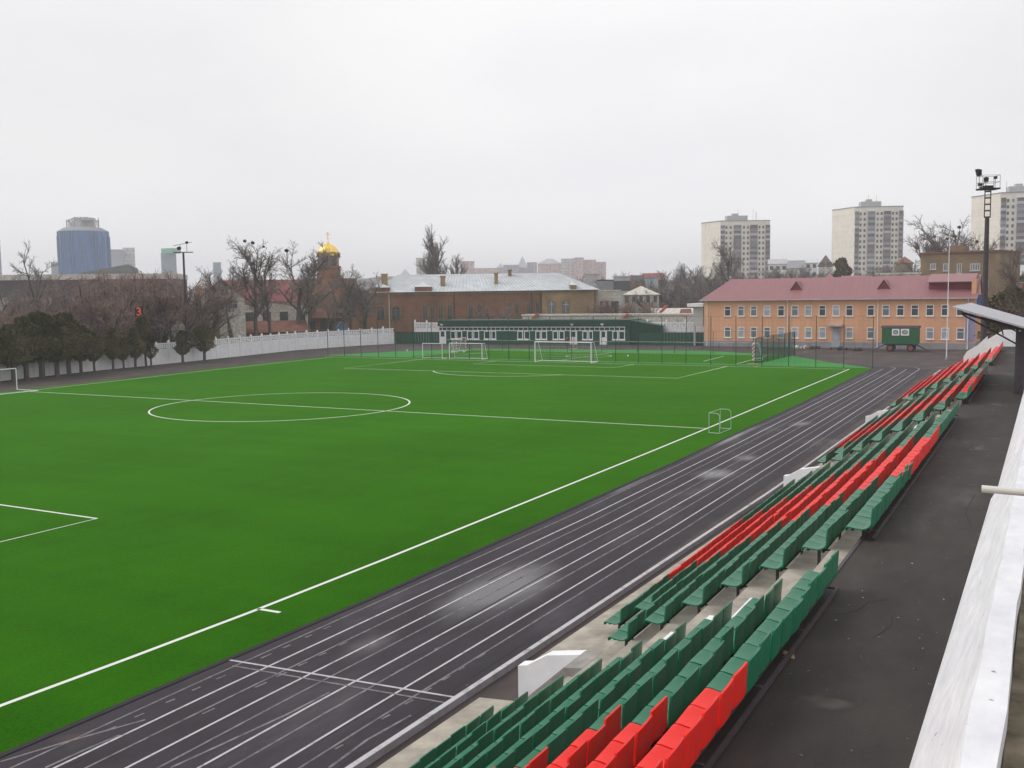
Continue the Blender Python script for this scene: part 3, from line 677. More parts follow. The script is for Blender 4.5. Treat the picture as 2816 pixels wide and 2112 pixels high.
# ------------------------------------------------------------------ orange two-storey building
F = Fac((5.05, 88.6), (42.6, 88.6)); ob = empty('orange_building', F.P(0, 0, 0), 'two-storey orange building with a red metal roof behind the track', 'building')
ZE = 7.0
facebox(F, 0, F.L, .85, ZE, 11, M_orange, ob); m = MB(); F.box(m, -.05, F.L+.05, -.1, .85, -11.05, .06); m.build('plinth', M_grey, ob)
m = MB(); zr = 10.15; o = .55
pe = [F.P(-o, o, ZE), F.P(F.L+.25, o, ZE), F.P(F.L+.25, -11-o, ZE), F.P(-o, -11-o, ZE)]; rg = [F.P(2.6, -5.5, zr), F.P(F.L+.25, -5.5, zr)]
m.poly([pe[0], pe[1], rg[1], rg[0]]).poly([pe[3], pe[0], rg[0]]).poly([pe[2], pe[3], rg[0], rg[1]])
roof = m.build('roof', M_redroof, ob)
m = MB(); m.poly([F.P(F.L+.02, 0, ZE), F.P(F.L+.02, -11, ZE), F.P(F.L+.02, -5.5, zr-.1)]); m.build('gable', M_orange, ob)
m = MB(); F.box(m, -o, F.L+.2, ZE-.13, ZE+.0, o-.02, o+.12); F.box(m, -o, F.L+.2, ZE-.03, ZE-.012, 0, o-.03); m.build('gutter', M_plaster, ob)
def roofz_(d): return ZE+(o-d)*(zr-ZE)/(5.5+o)          # d: out of the wall plane
for u in (2176, 2414):                                             # triangular roof vents
    s0 = F.hit(u, 780)[0]*1.0; s0 = s0*(88.6+58+3)/(88.6+58); m = MB(); d0 = -2.0; z0 = roofz_(d0); w = .85
    m.poly([F.P(s0-w, d0, z0-.05), F.P(s0+w, d0, z0-.05), F.P(s0, d0, z0+1.2)])
    m.build('dormer_front', M_redsh, roof)
    m = MB(); d1 = -4.6; m.poly([F.P(s0-w-.12, d0+.12, z0-.12), F.P(s0, d0+.12, z0+1.32), F.P(s0, d1, z0+1.32), F.P(s0-w*.2, d1-.4, z0+1.3)]).poly([F.P(s0, d0+.12, z0+1.32), F.P(s0+w+.12, d0+.12, z0-.12), F.P(s0+w*.2, d1-.4, z0+1.3), F.P(s0, d1, z0+1.32)])
    m.build('dormer', M_redroof, roof)
    m = MB(); m.box(0, 0, 0, 0, 0, 0); m = MB(); F.box(m, s0-.16, s0+.16, z0+.25, z0+.65, d0, d0+.03); m.build('vent', M_glass, roof)
sa = F.hit(2538, 785)[0]+.6; sb = F.L-.6                               # raised clerestory at the right end
m = MB(); m.poly([F.P(sa, -1.6, roofz_(-1.6)), F.P(sb, -1.6, roofz_(-1.6)), F.P(sb, -1.6, 9.15), F.P(sa, -1.6, 9.15)]).poly([F.P(sa, -1.6, roofz_(-1.6)), F.P(sa, -1.6, 9.15), F.P(sa, -5.5, zr)]); m.build('clerestory', M_redsh, ob)
m = MB(); m.hexa(F.P(sa-.2, -.7, 9.1), F.P(sb+.4, -.7, 9.1), F.P(sb+.4, -5.7, zr+.08), F.P(sa-.2, -5.7, zr+.08), F.P(sa-.2, -.7, 9.2), F.P(sb+.4, -.7, 9.2), F.P(sb+.4, -5.7, zr+.18), F.P(sa-.2, -5.7, zr+.18)); m.build('clerestory_roof', M_redroof, ob)
m = MB(); F.box(m, sb, F.L-.05, ZE+.1, 9.6, -5.6, -.4); m.build('gable_pier', M_orange, ob)
UP = [2001, 2038, 2073, 2109.5, 2148, 2186, 2223, 2261.5, 2299, 2336, 2394.5, 2436, 2476, 2515.7, 2557, 2599, 2641]
q = random.Random(11)
for i, u in enumerate(UP):
    c = F.hit(u, 860)[0]; F.window(ob, c-.5, c+.5, 4.55, 6.1, M_white, [M_glass, M_glassm, M_glassm, M_glassl, M_glass, M_glassm, M_glassl, M_glass, M_glassl, M_glass, M_glass, M_glassm, M_glass, M_glass, M_glass, M_glass, M_glass][i], .1, .66, 0)
for u in [2001, 2038, 2073, 2109.5, 2148, 2186, 2223, 2261.5, 2336, 2394.5, 2436, 2476, 2557, 2599, 2641]:
    c = F.hit(u, 925)[0]; F.window(ob, c-.5, c+.5, 1.35, 2.95, M_white, q.choice([M_glassl, M_glassm, M_glassl]), .1, .66, 0)
c = F.hit(2299, 930)[0]; m = MB(); F.box(m, c-.6, c+.6, .1, 2.75, .05, .12); d = m.build('door', M_glassl, ob); m = MB(); F.box(m, c+.4, c+.46, 1.3, 1.5, .12, .16); m.build('handle', M_steel, d)
m = MB(); F.box(m, c-1.0, c+1.0, 3.12, 3.3, .02, 1.3); F.box(m, c-.95, c+.95, 3.303, 3.4, .02, 1.2); m.build('door_canopy', M_plaster, ob)
for u in (1945, 2166, 2414, 2662):
    c = F.hit(u, 880)[0]; m = MB(); p = [F.P(c, o, ZE-.15), F.P(c, .12, ZE-.7), F.P(c, .12, .25), F.P(c, .3, .1)]; m.path([Vector(x) for x in p], .06, 6); m.build('downpipe', M_white, ob)
m = MB(); F.box(m, F.L-1.2, F.L+.03, 1.0, 5.0, .005, .03); m.build('lilac_panel', mat('lilac_paint', (.30, .28, .42)), ob)
m = MB(); F.box(m, F.L-.2, F.L+.9, 5.3, 7.4, -1.5, -1.4); m.build('blue_panel', mat('blue_paint', (.07, .16, .42)), ob)
# annexe at its left end
an = empty('annexe', (4.2, 90, 0), 'narrow grey annexe with a white eave left of the orange building', 'building'); m = MB(); m.box(3.0, 89.6, 3.0, 4.6, 94, 6.0); m.build('wall', M_plaster, an); m = MB(); m.box(2.2, 89, 6.0, 4.75, 94.4, 6.5); m.build('eave', M_white, an)
MB().box(3.05, 89.7, 0, 3.3, 89.95, 3).build('pillar', M_plaster, an)
# site wagon parked against it
A = bz(2430, 966)[:2]; Fw = Fac((31.75, 81.6), (36.25, 81.6)); wg = empty('site_wagon', Fw.P(0, 0, 0), 'old green site wagon on four wheels parked before the orange building', 'wagon')
zf = Fw.hit(2480, 946)[1]; zc = Fw.hit(2480, 902)[1]
facebox(Fw, 0, Fw.L, zf, zc, 2.2, mat('wagon_green', (.018, .115, .045), .6, .3, .15, 2), wg, 'body')
m = MB(); n = 6
for i in range(n):
    a0 = -.1-(2.2)*i/n+.15; a1 = -.1-(2.2)*(i+1)/n+.0; h = lambda t: zc+.22*math.sin(math.pi*t)
    m.hexa(Fw.P(-.12, a0, h(i/n)), Fw.P(Fw.L+.12, a0, h(i/n)), Fw.P(Fw.L+.12, a1, h((i+1)/n)), Fw.P(-.12, a1, h((i+1)/n)), Fw.P(-.12, a0, h(i/n)+.07), Fw.P(Fw.L+.12, a0, h(i/n)+.07), Fw.P(Fw.L+.12, a1, h((i+1)/n)+.07), Fw.P(-.12, a1, h((i+1)/n)+.07))
m.build('roof', M_steel, wg)
for u0, u1 in ((2453, 2473.5), (2477.5, 2500)):
    s0, s1 = Fw.hit(u0, 915)[0], Fw.hit(u1, 915)[0]; w = Fw.window(wg, s0, s1, zc-1.0, zc-.12, M_white, M_glassm, .16, 0, 0, False)
    m = MB(); a = Fw.P(s0+.1, .05, zc-.9); b = Fw.P(s1-.1, .05, zc-.22); c = Fw.P(s0+.1, .05, zc-.22); d = Fw.P(s1-.1, .05, zc-.9); m.tube(a, b, .025).tube(c, d, .025).build('lattice', M_white, w)
for s in (1.05, 3.6):
    for d in (-.15, -2.0):
        m = MB(); ax = Vector((*Fw.n, 0)); c = Vector(Fw.P(s, d, .48)); m.tube(c-ax*.1, c+ax*.1, .48, .48, 20); w = m.build('wheel', M_joint, wg); MB().tube(c-ax*.11, c+ax*.11, .3, .3, 16).build('rim', M_redroof2, w)
m = MB(); Fw.box(m, .3, Fw.L-.2, zf-.2, zf-.003, -1.9, -.3); Fw.box(m, 1.0, 1.1, .42, .54, -2, -.2); Fw.box(m, 3.55, 3.65, .42, .54, -2, -.2); m.build('chassis', M_steel, wg)
m = MB(); m.tube(Fw.P(.3, -1, zf-.1), Fw.P(-1.1, -1, .15), .07).tube(Fw.P(.4, -.4, zf-.1), Fw.P(-1.1, -1, .15), .05); m.build('drawbar', M_steel, wg); m = MB(); m.tube(Fw.P(Fw.L-.2, -.6, zf-.2), Fw.P(Fw.L+1.5, -.4, .06), .06).tube(Fw.P(Fw.L-.2, -1.5, zf-.2), Fw.P(Fw.L+1.5, -.4, .06), .06); m.build('drawbar', M_steel, wg)
# planters, rubble and other small things along its foot
for i, (u, v, lab, c) in enumerate([(2195, 956, 'pale rubble heap by the orange wall left of the door', M_stone), (2240, 957, 'brown heap of earth by the orange wall left of the door', M_soil), (2319, 960, 'dark heap of scrap right of the grey door', M_steel), (2365, 962, 'small dark heap near the downpipe right of the door', M_steel)]):
    p = bz(u, v+3); p[1] = min(p[1], 87.6); m = MB(); qq = random.Random(i)
    for k in range(9): m.blob((p[0]+qq.gauss(0, .45), p[1]+qq.gauss(0, .2), qq.uniform(.05, .3)), qq.uniform(.15, .34), k, 1, .3)
    m.build('rubble_heap', c, label=lab, cat='rubble')
# flagpole and floodlight masts
b = (41.0, 67.5); fp = empty('flagpole', (*b, 0), 'tall thin white pole standing on the asphalt before the orange building', 'pole'); MB().tube((*b, .2), (*b, 14.4), .06, .035, 8).build('shaft', M_white, fp); MB().blob((*b, 14.45), .09, 1, 1, 0).build('finial', M_white, fp); MB().tube((*b, 0), (*b, .25), .16, .13, 8).build('base', M_grey, fp)
def mast(x, y, H, label, r0, r1, right):
    t = empty('floodlight_mast', (x, y, 0), label, 'floodlight mast')
    if right:
        MB().tube((x, y, 0), (x, y, H*.86), r0, r1, 10).build('shaft', M_steel, t)
        m = MB(); m.tube((x-.22, y, H*.86), (x-.22, y, H), .045).tube((x+.22, y, H*.86), (x+.22, y, H), .045)
        for i in range(5): m.box(x-.22, y-.05, H*.86+i*H*.032, x+.22, y+.05, H*.86+i*H*.032+.12)
        m.build('ladder', M_steel, t)
    else: MB().tube((x, y, 0), (x, y, H), r0, r1, 8).build('shaft', M_steel, t)
    return t
zt = wh(2717, 522, 92); x, y = zt[0], zt[1]; H = zt[2]
t = mast(x, y, H, 'tall dark floodlight mast with a railed platform at the right', .30, .17, True)
cr = Vector((AR[0], AR[1], 0)).normalized()
def LP(a, d, z): p = Vector((x, y, H))+cr*a+Vector((-cr.y, cr.x, 0))*d; return (p.x, p.y, H+z)
def lb(m, a0, a1, d0, d1, z0, z1): m.hexa(LP(a0, d0, z0), LP(a1, d0, z0), LP(a1, d1, z0), LP(a0, d1, z0), LP(a0, d0, z1), LP(a1, d0, z1), LP(a1, d1, z1), LP(a0, d1, z1))
m = MB(); lb(m, -.75, .75, -.6, .6, .0, .12); lb(m, -.45, .25, -.4, .4, .12, .32); m.build('platform', M_joint, t)
m = MB()
for a in (-.72, .72):
    for d in (-.55, .55): m.tube(LP(a, d, .1), LP(a, d, 1.15), .025)
for z in (.6, 1.15):
    for d in (-.55, .55): m.tube(LP(-.72, d, z), LP(.72, d, z), .02)
    for a in (-.72, .72): m.tube(LP(a, -.55, z), LP(a, .55, z), .02)
m.build('railing', M_plaster, t)
for a0, z0, w, h, tl in ((-.7, 1.15, .34, .55, -.12), (-.15, .62, .22, .42, 0), (.62, .9, .12, .2, 0), (-.62, .35, .3, .2, .05)):
    m = MB(); m.hexa(LP(a0-w/2-tl*-.5, -.1, z0), LP(a0+w/2+tl*.5, -.1, z0-.03), LP(a0+w/2+tl*.5, .25, z0), LP(a0-w/2, .25, z0), LP(a0-w/2+tl, -.2, z0+h), LP(a0+w/2+tl, -.2, z0+h-.05), LP(a0+w/2+tl, .3, z0+h), LP(a0-w/2+tl, .3, z0+h)); lamp = m.build('floodlight', M_joint, t)
    MB().tube(LP(a0, .1, .1), LP(a0, .1, z0+.05), .025).build('bracket', M_steel, lamp)
zt = wh(504, 694, 141); x, y, H = zt
t = mast(x, y, H, 'floodlight mast with a crossbar and two lamps behind the white wall', .2, .13, False)
m = MB(); lb(m, -1.35, 1.3, -.08, .08, -.06, .06); m.tube(LP(-1.3, 0, .9), LP(1.2, 0, 1.35), .03).tube(LP(-.4, 0, 0), LP(-.4, 0, 1.1), .03).tube(LP(.5, 0, 0), LP(.5, 0, 1.3), .03); m.build('crossbar', M_steel, t)
for a, z, w in ((-.55, .55, .8), (.52, 1.3, .6)):
    m = MB(); m.blob(LP(a, 0, z), w*.42, 3, 2, .06, (1, .8, .75)); m.build('floodlight', M_joint, t)
# red numeral board on a post among the trees
p = wh(382, 858, 134); sb_ = empty('scoreboard', (p[0], p[1], 0), 'dark board on a post showing a glowing red number 3', 'scoreboard')
MB().tube((p[0], p[1], 0), (p[0], p[1], p[2]-.5), .09, .09, 6).build('post', M_steel, sb_)
m = MB(); x, y, H = p; lb(m, -.5, .5, .05, .15, -.62, .64); m.build('board', M_joint, sb_)
me = bpy.data.curves.new('digit', 'FONT'); me.body = '3'; me.size = 1.45; me.align_x = 'CENTER'; me.align_y = 'CENTER'; me.extrude = .02; me.offset = .03
tx = bpy.data.objects.new('digit', me); COL.objects.link(tx); bpy.context.view_layer.update(); dm = bpy.data.meshes.new_from_object(tx); bpy.data.objects.remove(tx)
dg = bpy.data.materials.new('lit_digit'); dg.use_nodes = True; bb = dg.node_tree.nodes['Principled BSDF']; bb.inputs['Base Color'].default_value = (.5, .06, .05, 1); bb.inputs['Emission Color'].default_value = (1, .16, .1, 1); bb.inputs['Emission Strength'].default_value = .25
dm.materials.clear(); dm.materials.append(dg); o_ = bpy.data.objects.new('digit', dm); COL.objects.link(o_); o_.parent = sb_
o_.location = Vector(LP(0, -.02, 0))-Vector((p[0], p[1], 0)); o_.rotation_euler = (R(90), 0, math.atan2(cr.y, cr.x))
# ------------------------------------------------------------------ background terrain
def sm(a, b, x): t = min(1, max(0, (x-a)/(b-a))); return t*t*(3-2*t)
def hz(x, y):
    q = math.atan2(y+58, -(x-52)); az = x-52+.0*(y)
    return 9*sm(175, 330, y)*sm(-190, -110, x+.18*(y-200))
m = MB(); nx, ny = 46, 36; pts = [(-330+i*16, 165+j*22, hz(-330+i*16, 165+j*22)+.8*math.sin(i*1.7)*math.cos(j*1.3)*sm(175, 300, 165+j*22)-.05) for j in range(ny) for i in range(nx)]
m.faces(pts, [(j*nx+i, j*nx+i+1, (j+1)*nx+i+1, (j+1)*nx+i) for j in range(ny-1) for i in range(nx-1)]); m.build('hill', M_soil, kind='structure')
M_wood = mat('far_woods', (.07, .06, .055), .95, .05, .35, .02, None, 0, 6)
m = MB(); q = random.Random(9); n = 120; P0 = []; P1 = []; P2 = []
for i in range(n+1):
    a = R(-12)+R(92)*i/n; hgt = 27+6*math.sin(i*.21+1)+4*math.sin(i*.53)+q.uniform(-1.2, 1.2)
    for Pq, D, h_ in ((P0, 1420, -2), (P1, 1500, hgt), (P2, 1900, hgt*.9)): Pq.append((52-math.sin(a)*D, -58+math.cos(a)*D, h_))
for A_, B_ in ((P0, P1), (P1, P2)):
    for i in range(n): m.poly([A_[i+1], A_[i], B_[i], B_[i+1]])
m.build('far_hills', M_wood, kind='structure')

# ------------------------------------------------------------------ buildings
def walld(u):
    best = 0
    d = ray(u, 900); th = math.atan2(d[1], d[0])
    for a, b in zip(WALL[:-1], WALL[1:]):
        for i in range(41):
            x = a[0]+(b[0]-a[0])*i/40-CAM[0]; y = a[1]+(b[1]-a[1])*i/40-CAM[1]
            if abs(math.atan2(y, x)-th) < .012: best = max(best, math.hypot(x, y))
    return best
def fac(u0, u1, D0, D1=None, v=830): a = wh(u0, v, D0); b = wh(u1, v, D1 or D0); return Fac(a[:2], b[:2])
def block(name, label, cat, u0, u1, vt, D, depth, m, D1=None, roofm=None, zb=0, wins=None, wm=None, pitch=0, group=None, hip=0, parapet=.0):
    F = fac(u0, u1, D, D1); um = (u0+u1)/2; z1 = F.hit(um, vt)[1]; r = empty(name, F.P(F.L/2, -depth/2, zb), label, cat, group)
    zw = z1-pitch; facebox(F, 0, F.L, zb-3, zw, depth, m, r)
    if pitch:
        o = .4; mm = MB(); h = min(hip*depth/2, F.L/2-.05); a, b, c, d = F.P(-o, o, zw), F.P(F.L+o, o, zw), F.P(F.L+o, -depth-o, zw), F.P(-o, -depth-o, zw); e, f = F.P(h, -depth/2, z1), F.P(F.L-h, -depth/2, z1)
        mm.poly([a, b, f, e]).poly([c, d, e, f]).poly([d, a, e]).poly([b, c, f]); mm.build('roof', roofm, r)
    else:
        mm = MB(); F.box(mm, -.15, F.L+.15, zw, zw+max(.3, parapet), -depth-.15, .15); mm.build('roof', roofm or m, r)
    if wins:
        nx_, nz_, w, h, za, zbb = wins
        for i in range(nx_):
            for j in range(nz_):
                s = F.L*(i+.5)/nx_; z = za+(zbb-za)*(j/(max(1, nz_-1)) if nz_ > 1 else 0)
                mm = MB(); F.box(mm, s-w/2, s+w/2, z, z+h, -.05, .06); mm.build('window', wm or M_glass, r)
    return F, r
# long brick barracks with the zinc roof
F = fac(950, 1643, 200); bk = empty('brick_barracks', F.P(F.L/2, -8, 0), 'long brown brick building with arched windows and a pale zinc roof', 'building')
sx = F.hit(1491, 830)[0]; zE = 9.0; zR = 12.6
facebox(F, 0, sx, -2, zE, 16, M_brick, bk); facebox(F, sx+.004, F.L, -2, zE-.004, 15.9, M_brickl, bk)
m = MB(); F.box(m, -.1, sx, zE-.5, zE-.05, 0, .18); F.box(m, sx+.02, F.L+.1, zE-.5, zE-.05, 0, .18); m.build('cornice', M_brickd, bk)
m = MB(); o = .5; a, b, c, d = F.P(F.hit(1010, 800)[0], o, zE), F.P(F.L+o, o, zE), F.P(F.L+o, -16.5, zE), F.P(F.hit(1010, 800)[0], -16.5, zE); e, f = F.P(F.hit(1086, 770)[0], -8, zR), F.P(F.L-7, -8, zR)
m.poly([a, b, f, e]).poly([c, d, e, f]).poly([d, a, e]).poly([b, c, f])
rf = m.build('roof', M_zinc, bk); m = MB(); k = 60
for i in range(k):                                                    # standing seams and snow guards
    t = i/(k-1); s0 = F.hit(1012, 800)[0]+(F.L+.3-F.hit(1012, 800)[0])*t; s1 = F.hit(1088, 770)[0]+(F.L-7.2-F.hit(1088, 770)[0])*t
    m.tube(F.P(s0, o-.05, zE+.03), F.P(s1, -7.9, zR+.03), .035, .035, 4)
m.build('seams', M_plaster, rf)
for (u0, u1, v0) in ((1020, 1071, 791), (1141, 1187, 789), (1568, 1585, 784)):
    s0, s1 = F.hit(u0, 800)[0], F.hit(u1, 800)[0]; zt = F.hit(u0, v0)[1]; m = MB(); F.box(m, s0, s1, zE-.2, zt, -.6, .25); m.build('gable_block', M_brick if u0 < 1500 else M_brickl, bk); m = MB(); m.poly([F.P(s0-.2, .3, zt), F.P(s1+.2, .3, zt), F.P((s0+s1)/2, -3, zt+.9)]).poly([F.P(s0-.2, .3, zt), F.P((s0+s1)/2, -3, zt+.9), F.P(s0, -3, zt-.2)]).poly([F.P(s1+.2, .3, zt), F.P(s1, -3, zt-.2), F.P((s0+s1)/2, -3, zt+.9)]); m.build('dormer_roof', M_zinc, rf)
for (u0, u1, v0, v1, d) in ((1050, 1066, 757, 783, -3), (1212, 1225, 763, 787, -2.5), (1360, 1370, 754, 782, -3.2), (1398, 1407, 744, 768, -7)):
    s0, s1 = F.hit(u0, 800)[0], F.hit(u1, 800)[0]; kk = (200-d)/200; sc = lambda s: s*kk-(kk-1)*F.L*.5; z0, z1 = F.hit(u0, v1)[1]-1, F.hit(u0, v0)[1]+.1
    m = MB(); F.box(m, sc(s0), sc(s1), z0, z1, d-.5, d+.5); F.box(m, sc(s0)-.12, sc(s1)+.12, z1, z1+.25, d-.6, d+.6); m.build('chimney', M_brickl, bk)
def archwin(F, root, u0, u1, v0, v1, fm, gm):
    s0, s1 = F.hit(u0, v1)[0], F.hit(u1, v1)[0]; z0 = F.hit(u0, v1)[1]; z1 = F.hit(u0, v0)[1]; w = s1-s0; c = (s0+s1)/2
    def ring(g, d): return [F.P(s0-g, d, z0-g*.4), F.P(s1+g, d, z0-g*.4)] + [F.P(c+(w/2+g)*math.cos(a), d, z1-w/2+(w/2+g)*math.sin(a)) for a in [math.pi*i/8 for i in range(9)]]
    m = MB(); A_, B_ = ring(.22, .07), ring(.22, -.02); n = len(A_); m.poly(A_)
    for i in range(n): m.poly([A_[i], B_[i], B_[(i+1) % n], A_[(i+1) % n]])
    wdw = m.build('window', fm, root); m = MB(); m.poly(ring(0, .085)); m.build('pane', gm, wdw)
    m = MB(); F.box(m, c-.05, c+.05, z0, z1, .088, .11); F.box(m, s0, s1, z1-w*.6, z1-w*.6+.09, .088, .112); m.build('glazing_bar', M_plaster if u0 > 1491 else M_brickd, wdw)
for u0, u1, v0, v1 in [(1038, 1057, 842, 880), (1079, 1100, 842, 880), (1164, 1175, 841, 879), (1185, 1194, 841, 877), (1207, 1217, 840, 876), (1232, 1243, 839, 876), (1290, 1300, 837, 874), (1314, 1326, 836, 872), (1396, 1405, 832, 862), (1418, 1426, 831, 860), (1450, 1459, 830, 862), (1474, 1483, 829, 858), (1509, 1524, 828, 862), (1548, 1564, 828, 861)]: archwin(F, bk, u0, u1, v0, v1, M_brickd, M_glass if u0 < 1500 else M_glassm)
for u in (1082-12, 1249, 1462, 1487, 1636):
    s = F.hit(u, 830)[0]; m = MB(); m.tube(F.P(s, .12, zE-.2), F.P(s, .12, 0), .09, .09, 6); m.build('downpipe', M_steel if u != 1070 else M_zinc, bk)
# retaining wall and sheds behind the green fence
block('retaining_wall', 'long beige wall showing above the green hut and fence', 'wall', 1436, 1936, 868, 186, 3, M_stone, D1=176, roofm=M_stone)
for u, v, D, lab in ((1716, 872, 178, 'short red sloping roof edge above the hut at its right end'), (1468, 871, 184, 'short red sloping roof edge above the middle of the hut'), (1826, 848, 190, 'red sloping roof edge on the grey sheds behind the wall')):
    p = wh(u, v, D); m = MB(); r_ = Vector((AR[0], AR[1], 0)); P_ = Vector(p); m.hexa(P_-r_*.9+Vector((0, 0, -.75)), P_-r_*.3+Vector((0, 0, -.75)), P_-r_*.3+Vector((-.6, 1.2, -.75)), P_-r_*.9+Vector((-.6, 1.2, -.75)), P_+r_*.4+Vector((0, 0, .55)), P_+r_*1.0+Vector((0, 0, .55)), P_+r_*1.0+Vector((-.6, 1.2, .55)), P_+r_*.4+Vector((-.6, 1.2, .55))); m.build('roof_ridge', mat('tile_red', (.42, .13, .10), .8, .2, .15), label=lab, cat='roof')
block('shed', 'low brown gabled shed behind the beige wall, left of the annexe', 'shed', 1872, 1900, 850, 186, 5, M_brickl, roofm=M_brownroof, pitch=1.4)
block('shed', 'long grey-roofed shed behind the beige wall', 'shed', 1790, 1934, 848, 192, 8, M_plaster, roofm=M_stone, pitch=1.2)
FW, r_ = block('stone_house', 'pale old stone house with hipped roof and small windows behind bare bushes', 'house', 1714, 1812, 786, 214, 9, M_stone, roofm=M_stone, pitch=1.9, hip=.9, wins=(5, 1, .7, 1.3, 6.2, 6.2))
block('stone_house', 'lower pale stone house with two dark doorways, right of the barracks', 'house', 1646, 1706, 801, 206, 8, M_stone, roofm=M_stone, wins=(2, 1, 1.6, 3.4, 3.2, 3.2))
block('grey_house', 'grey concrete house with tall dark windows behind the stone houses', 'house', 1688, 1733, 762, 262, 9, M_plaster, wins=(4, 1, 1.1, 2.6, 8.8, 8.8))
block('dark_shed', 'dark flat building between the barracks and the grey house', 'building', 1642, 1690, 772, 268, 9, M_grey, roofm=M_steel)
block('brown_house', 'brown gabled house end under a low roof right of the grey house', 'house', 1733, 1772, 756, 300, 10, M_brickl, roofm=M_steel, pitch=1.8)
block('pale_block', 'pale blue-grey flat block beside the brown gabled house', 'building', 1774, 1810, 765, 292, 8, mat('pale_blue', (.42, .47, .52)), roofm=M_grey)
block('brown_house', 'brown-roofed house behind the pale blue block', 'house', 1766, 1826, 750, 316, 12, M_brickd, roofm=M_redroof2, pitch=2.2)
block('grey_box', 'grey box building behind the right end of the zinc roof', 'building', 1609, 1649, 755, 330, 12, M_plaster)
# tower blocks
def tower(label, u0, uc, u1, vt, D, rows, zb, gd):
    A_ = wh(uc, 700, D); fwd = Vector((A_[0]-CAM[0], A_[1]-CAM[1])).normalized(); rt = Vector((fwd.y, -fwd.x))
    w1 = (u1-uc)/F_PX*D; w0 = (uc-u0)/F_PX*D; ang = R(14); ru = Vector((rt.x*math.cos(ang)-rt.y*math.sin(ang), rt.x*math.sin(ang)+rt.y*math.cos(ang))) if False else rt*math.cos(ang)-fwd*math.sin(ang)*-1
    lu = -rt*.62+fwd*.78
    a = Vector(A_[:2]); Wd = w1/math.cos(ang)*1.0; Dp = w0/.62
    F = Fac(a, a+ru*Wd); zt = wh(uc, vt, D)[2]
    r = empty('tower_block', (a.x, a.y, zb), label, 'apartment block', 'cream panel tower blocks')
    c = [a, a+ru*Wd, a+ru*Wd+lu*Dp, a+lu*Dp]
    m = MB(); m.hexa(*[(p.x, p.y, zb-8) for p in c], *[(p.x, p.y, zt) for p in c]); m.build('wall', M_cream, r)
    cc_ = sum(c, Vector((0, 0)))/4; m = MB(); e = [p+(p-cc_)*.012 for p in c]; m.hexa(*[(p.x, p.y, zt) for p in e], *[(p.x, p.y, zt+.5) for p in e]); m.build('parapet', M_grey, r)
    m = MB(); q = random.Random(int(u0)); F.box(m, Wd*.18, Wd*.60, zt+.5, zt+3.4, -10, -5); F.box(m, Wd*.3, Wd*.42, zt+3.4, zt+4.6, -9, -6); m.build('plant_room', M_plaster, r)
    m = MB()
    for i in range(4): s = Wd*q.uniform(.1, .9); m.tube(F.P(s, -6, zt), F.P(s, -6, zt+q.uniform(4, 7)), .07, .07, 3)
    m.build('antenna', M_steel, r)
    st = 2.82; cols = [(.0, .085), (.27, .415), (.60, .745), (.915, 1.0)]; small = [.12, .205, .475, .555, .79, .865]
    ms = {}
    lightp = mat('balcony_pale', (.50, .50, .53)); lil = mat('balcony_lilac', (.30, .29, .33)); dk = mat('balcony_dark', (.13, .11, .13)); brn = mat('balcony_brown', (.22, .17, .15))
    for j in range(rows):
        z = zt-2.0-st*(j+1)
        for (x0, x1) in cols:
            m = MB(); m.cur = 0; F.box(m, Wd*x0, Wd*x1, z, z+1.1, -.2, .95); m.cur = 1; F.box(m, Wd*x0+.06, Wd*x1-.06, z+1.1, z+2.62, -.2, .85); m.cur = 0; F.box(m, Wd*x0, Wd*x1, z+2.62, z+2.8, -.2, .95)
            m.build('balcony', [q.choice([lightp, lil, lil, brn]), q.choice([M_glass, dk, dk, M_glassm])], r)
        for s in small:
            m = MB(); F.box(m, Wd*s-.5, Wd*s+.5, z+.85, z+2.25, -.1, .05); m.build('window', M_glass if q.random() < .75 else M_glassm, r)
    return F
tower('cream panel tower block, leftmost of the three, with balconies', 1930, 1981, 2110, 609, 550, 14, 3, 0)
tower('cream panel tower block, middle one of the three, with balconies', 2292, 2349, 2466, 571, 545, 14, 5, 0)
tower('cream panel tower block at the right edge, behind the floodlight mast', 2681, 2748, 2880, 532, 500, 14, 5, 0)
# houses on the hill between the towers
block('hill_house', 'white house with pale roof right of the leftmost tower block', 'house', 2112, 2164, 711, 385, 10, M_white, roofm=M_plaster, pitch=2, zb=6, wins=(3, 1, 1.2, 1.4, 16, 16))
block('hill_house', 'house with dull green-grey roof between the two left tower blocks', 'house', 2164, 2212, 715, 380, 10, M_stone, roofm=M_grey, pitch=3, zb=6)
block('hill_house', 'small white house left of the house with the pyramid roof', 'house', 2213, 2247, 711, 384, 9, M_white, roofm=M_zinc, pitch=1.6, zb=6, wins=(2, 2, 1.1, 1.3, 13.5, 16.5))
block('hill_house', 'tall pale house with a dark pyramid roof beside the middle tower block', 'house', 2249, 2289, 700, 372, 9, M_stone, roofm=mat('umber_roof', (.12, .085, .08)), pitch=4, hip=.95, zb=6, wins=(2, 2, 1.8, 1.6, 12.5, 16.5))
block('red_roof_house', 'pink-red hipped roof just behind the orange building ridge', 'house', 2249, 2312, 750, 165, 9, M_brickl, roofm=M_redroof, pitch=2.4, hip=.8)
block('red_roof_house', 'lower pink-red roof right of the hipped one', 'house', 2312, 2374, 757, 170, 9, M_brickl, roofm=M_redroof, pitch=1.6)
block('beige_house', 'flat beige house top behind the orange building, left of the brown one', 'house', 2372, 2530, 755, 182, 9, M_stone, roofm=M_stone)
block('hill_house', 'house with a red tiled roof among trees left of the brown building', 'house', 2462, 2508, 704, 330, 10, M_brickl, roofm=M_brownroof, pitch=2.2, hip=.6, zb=6)
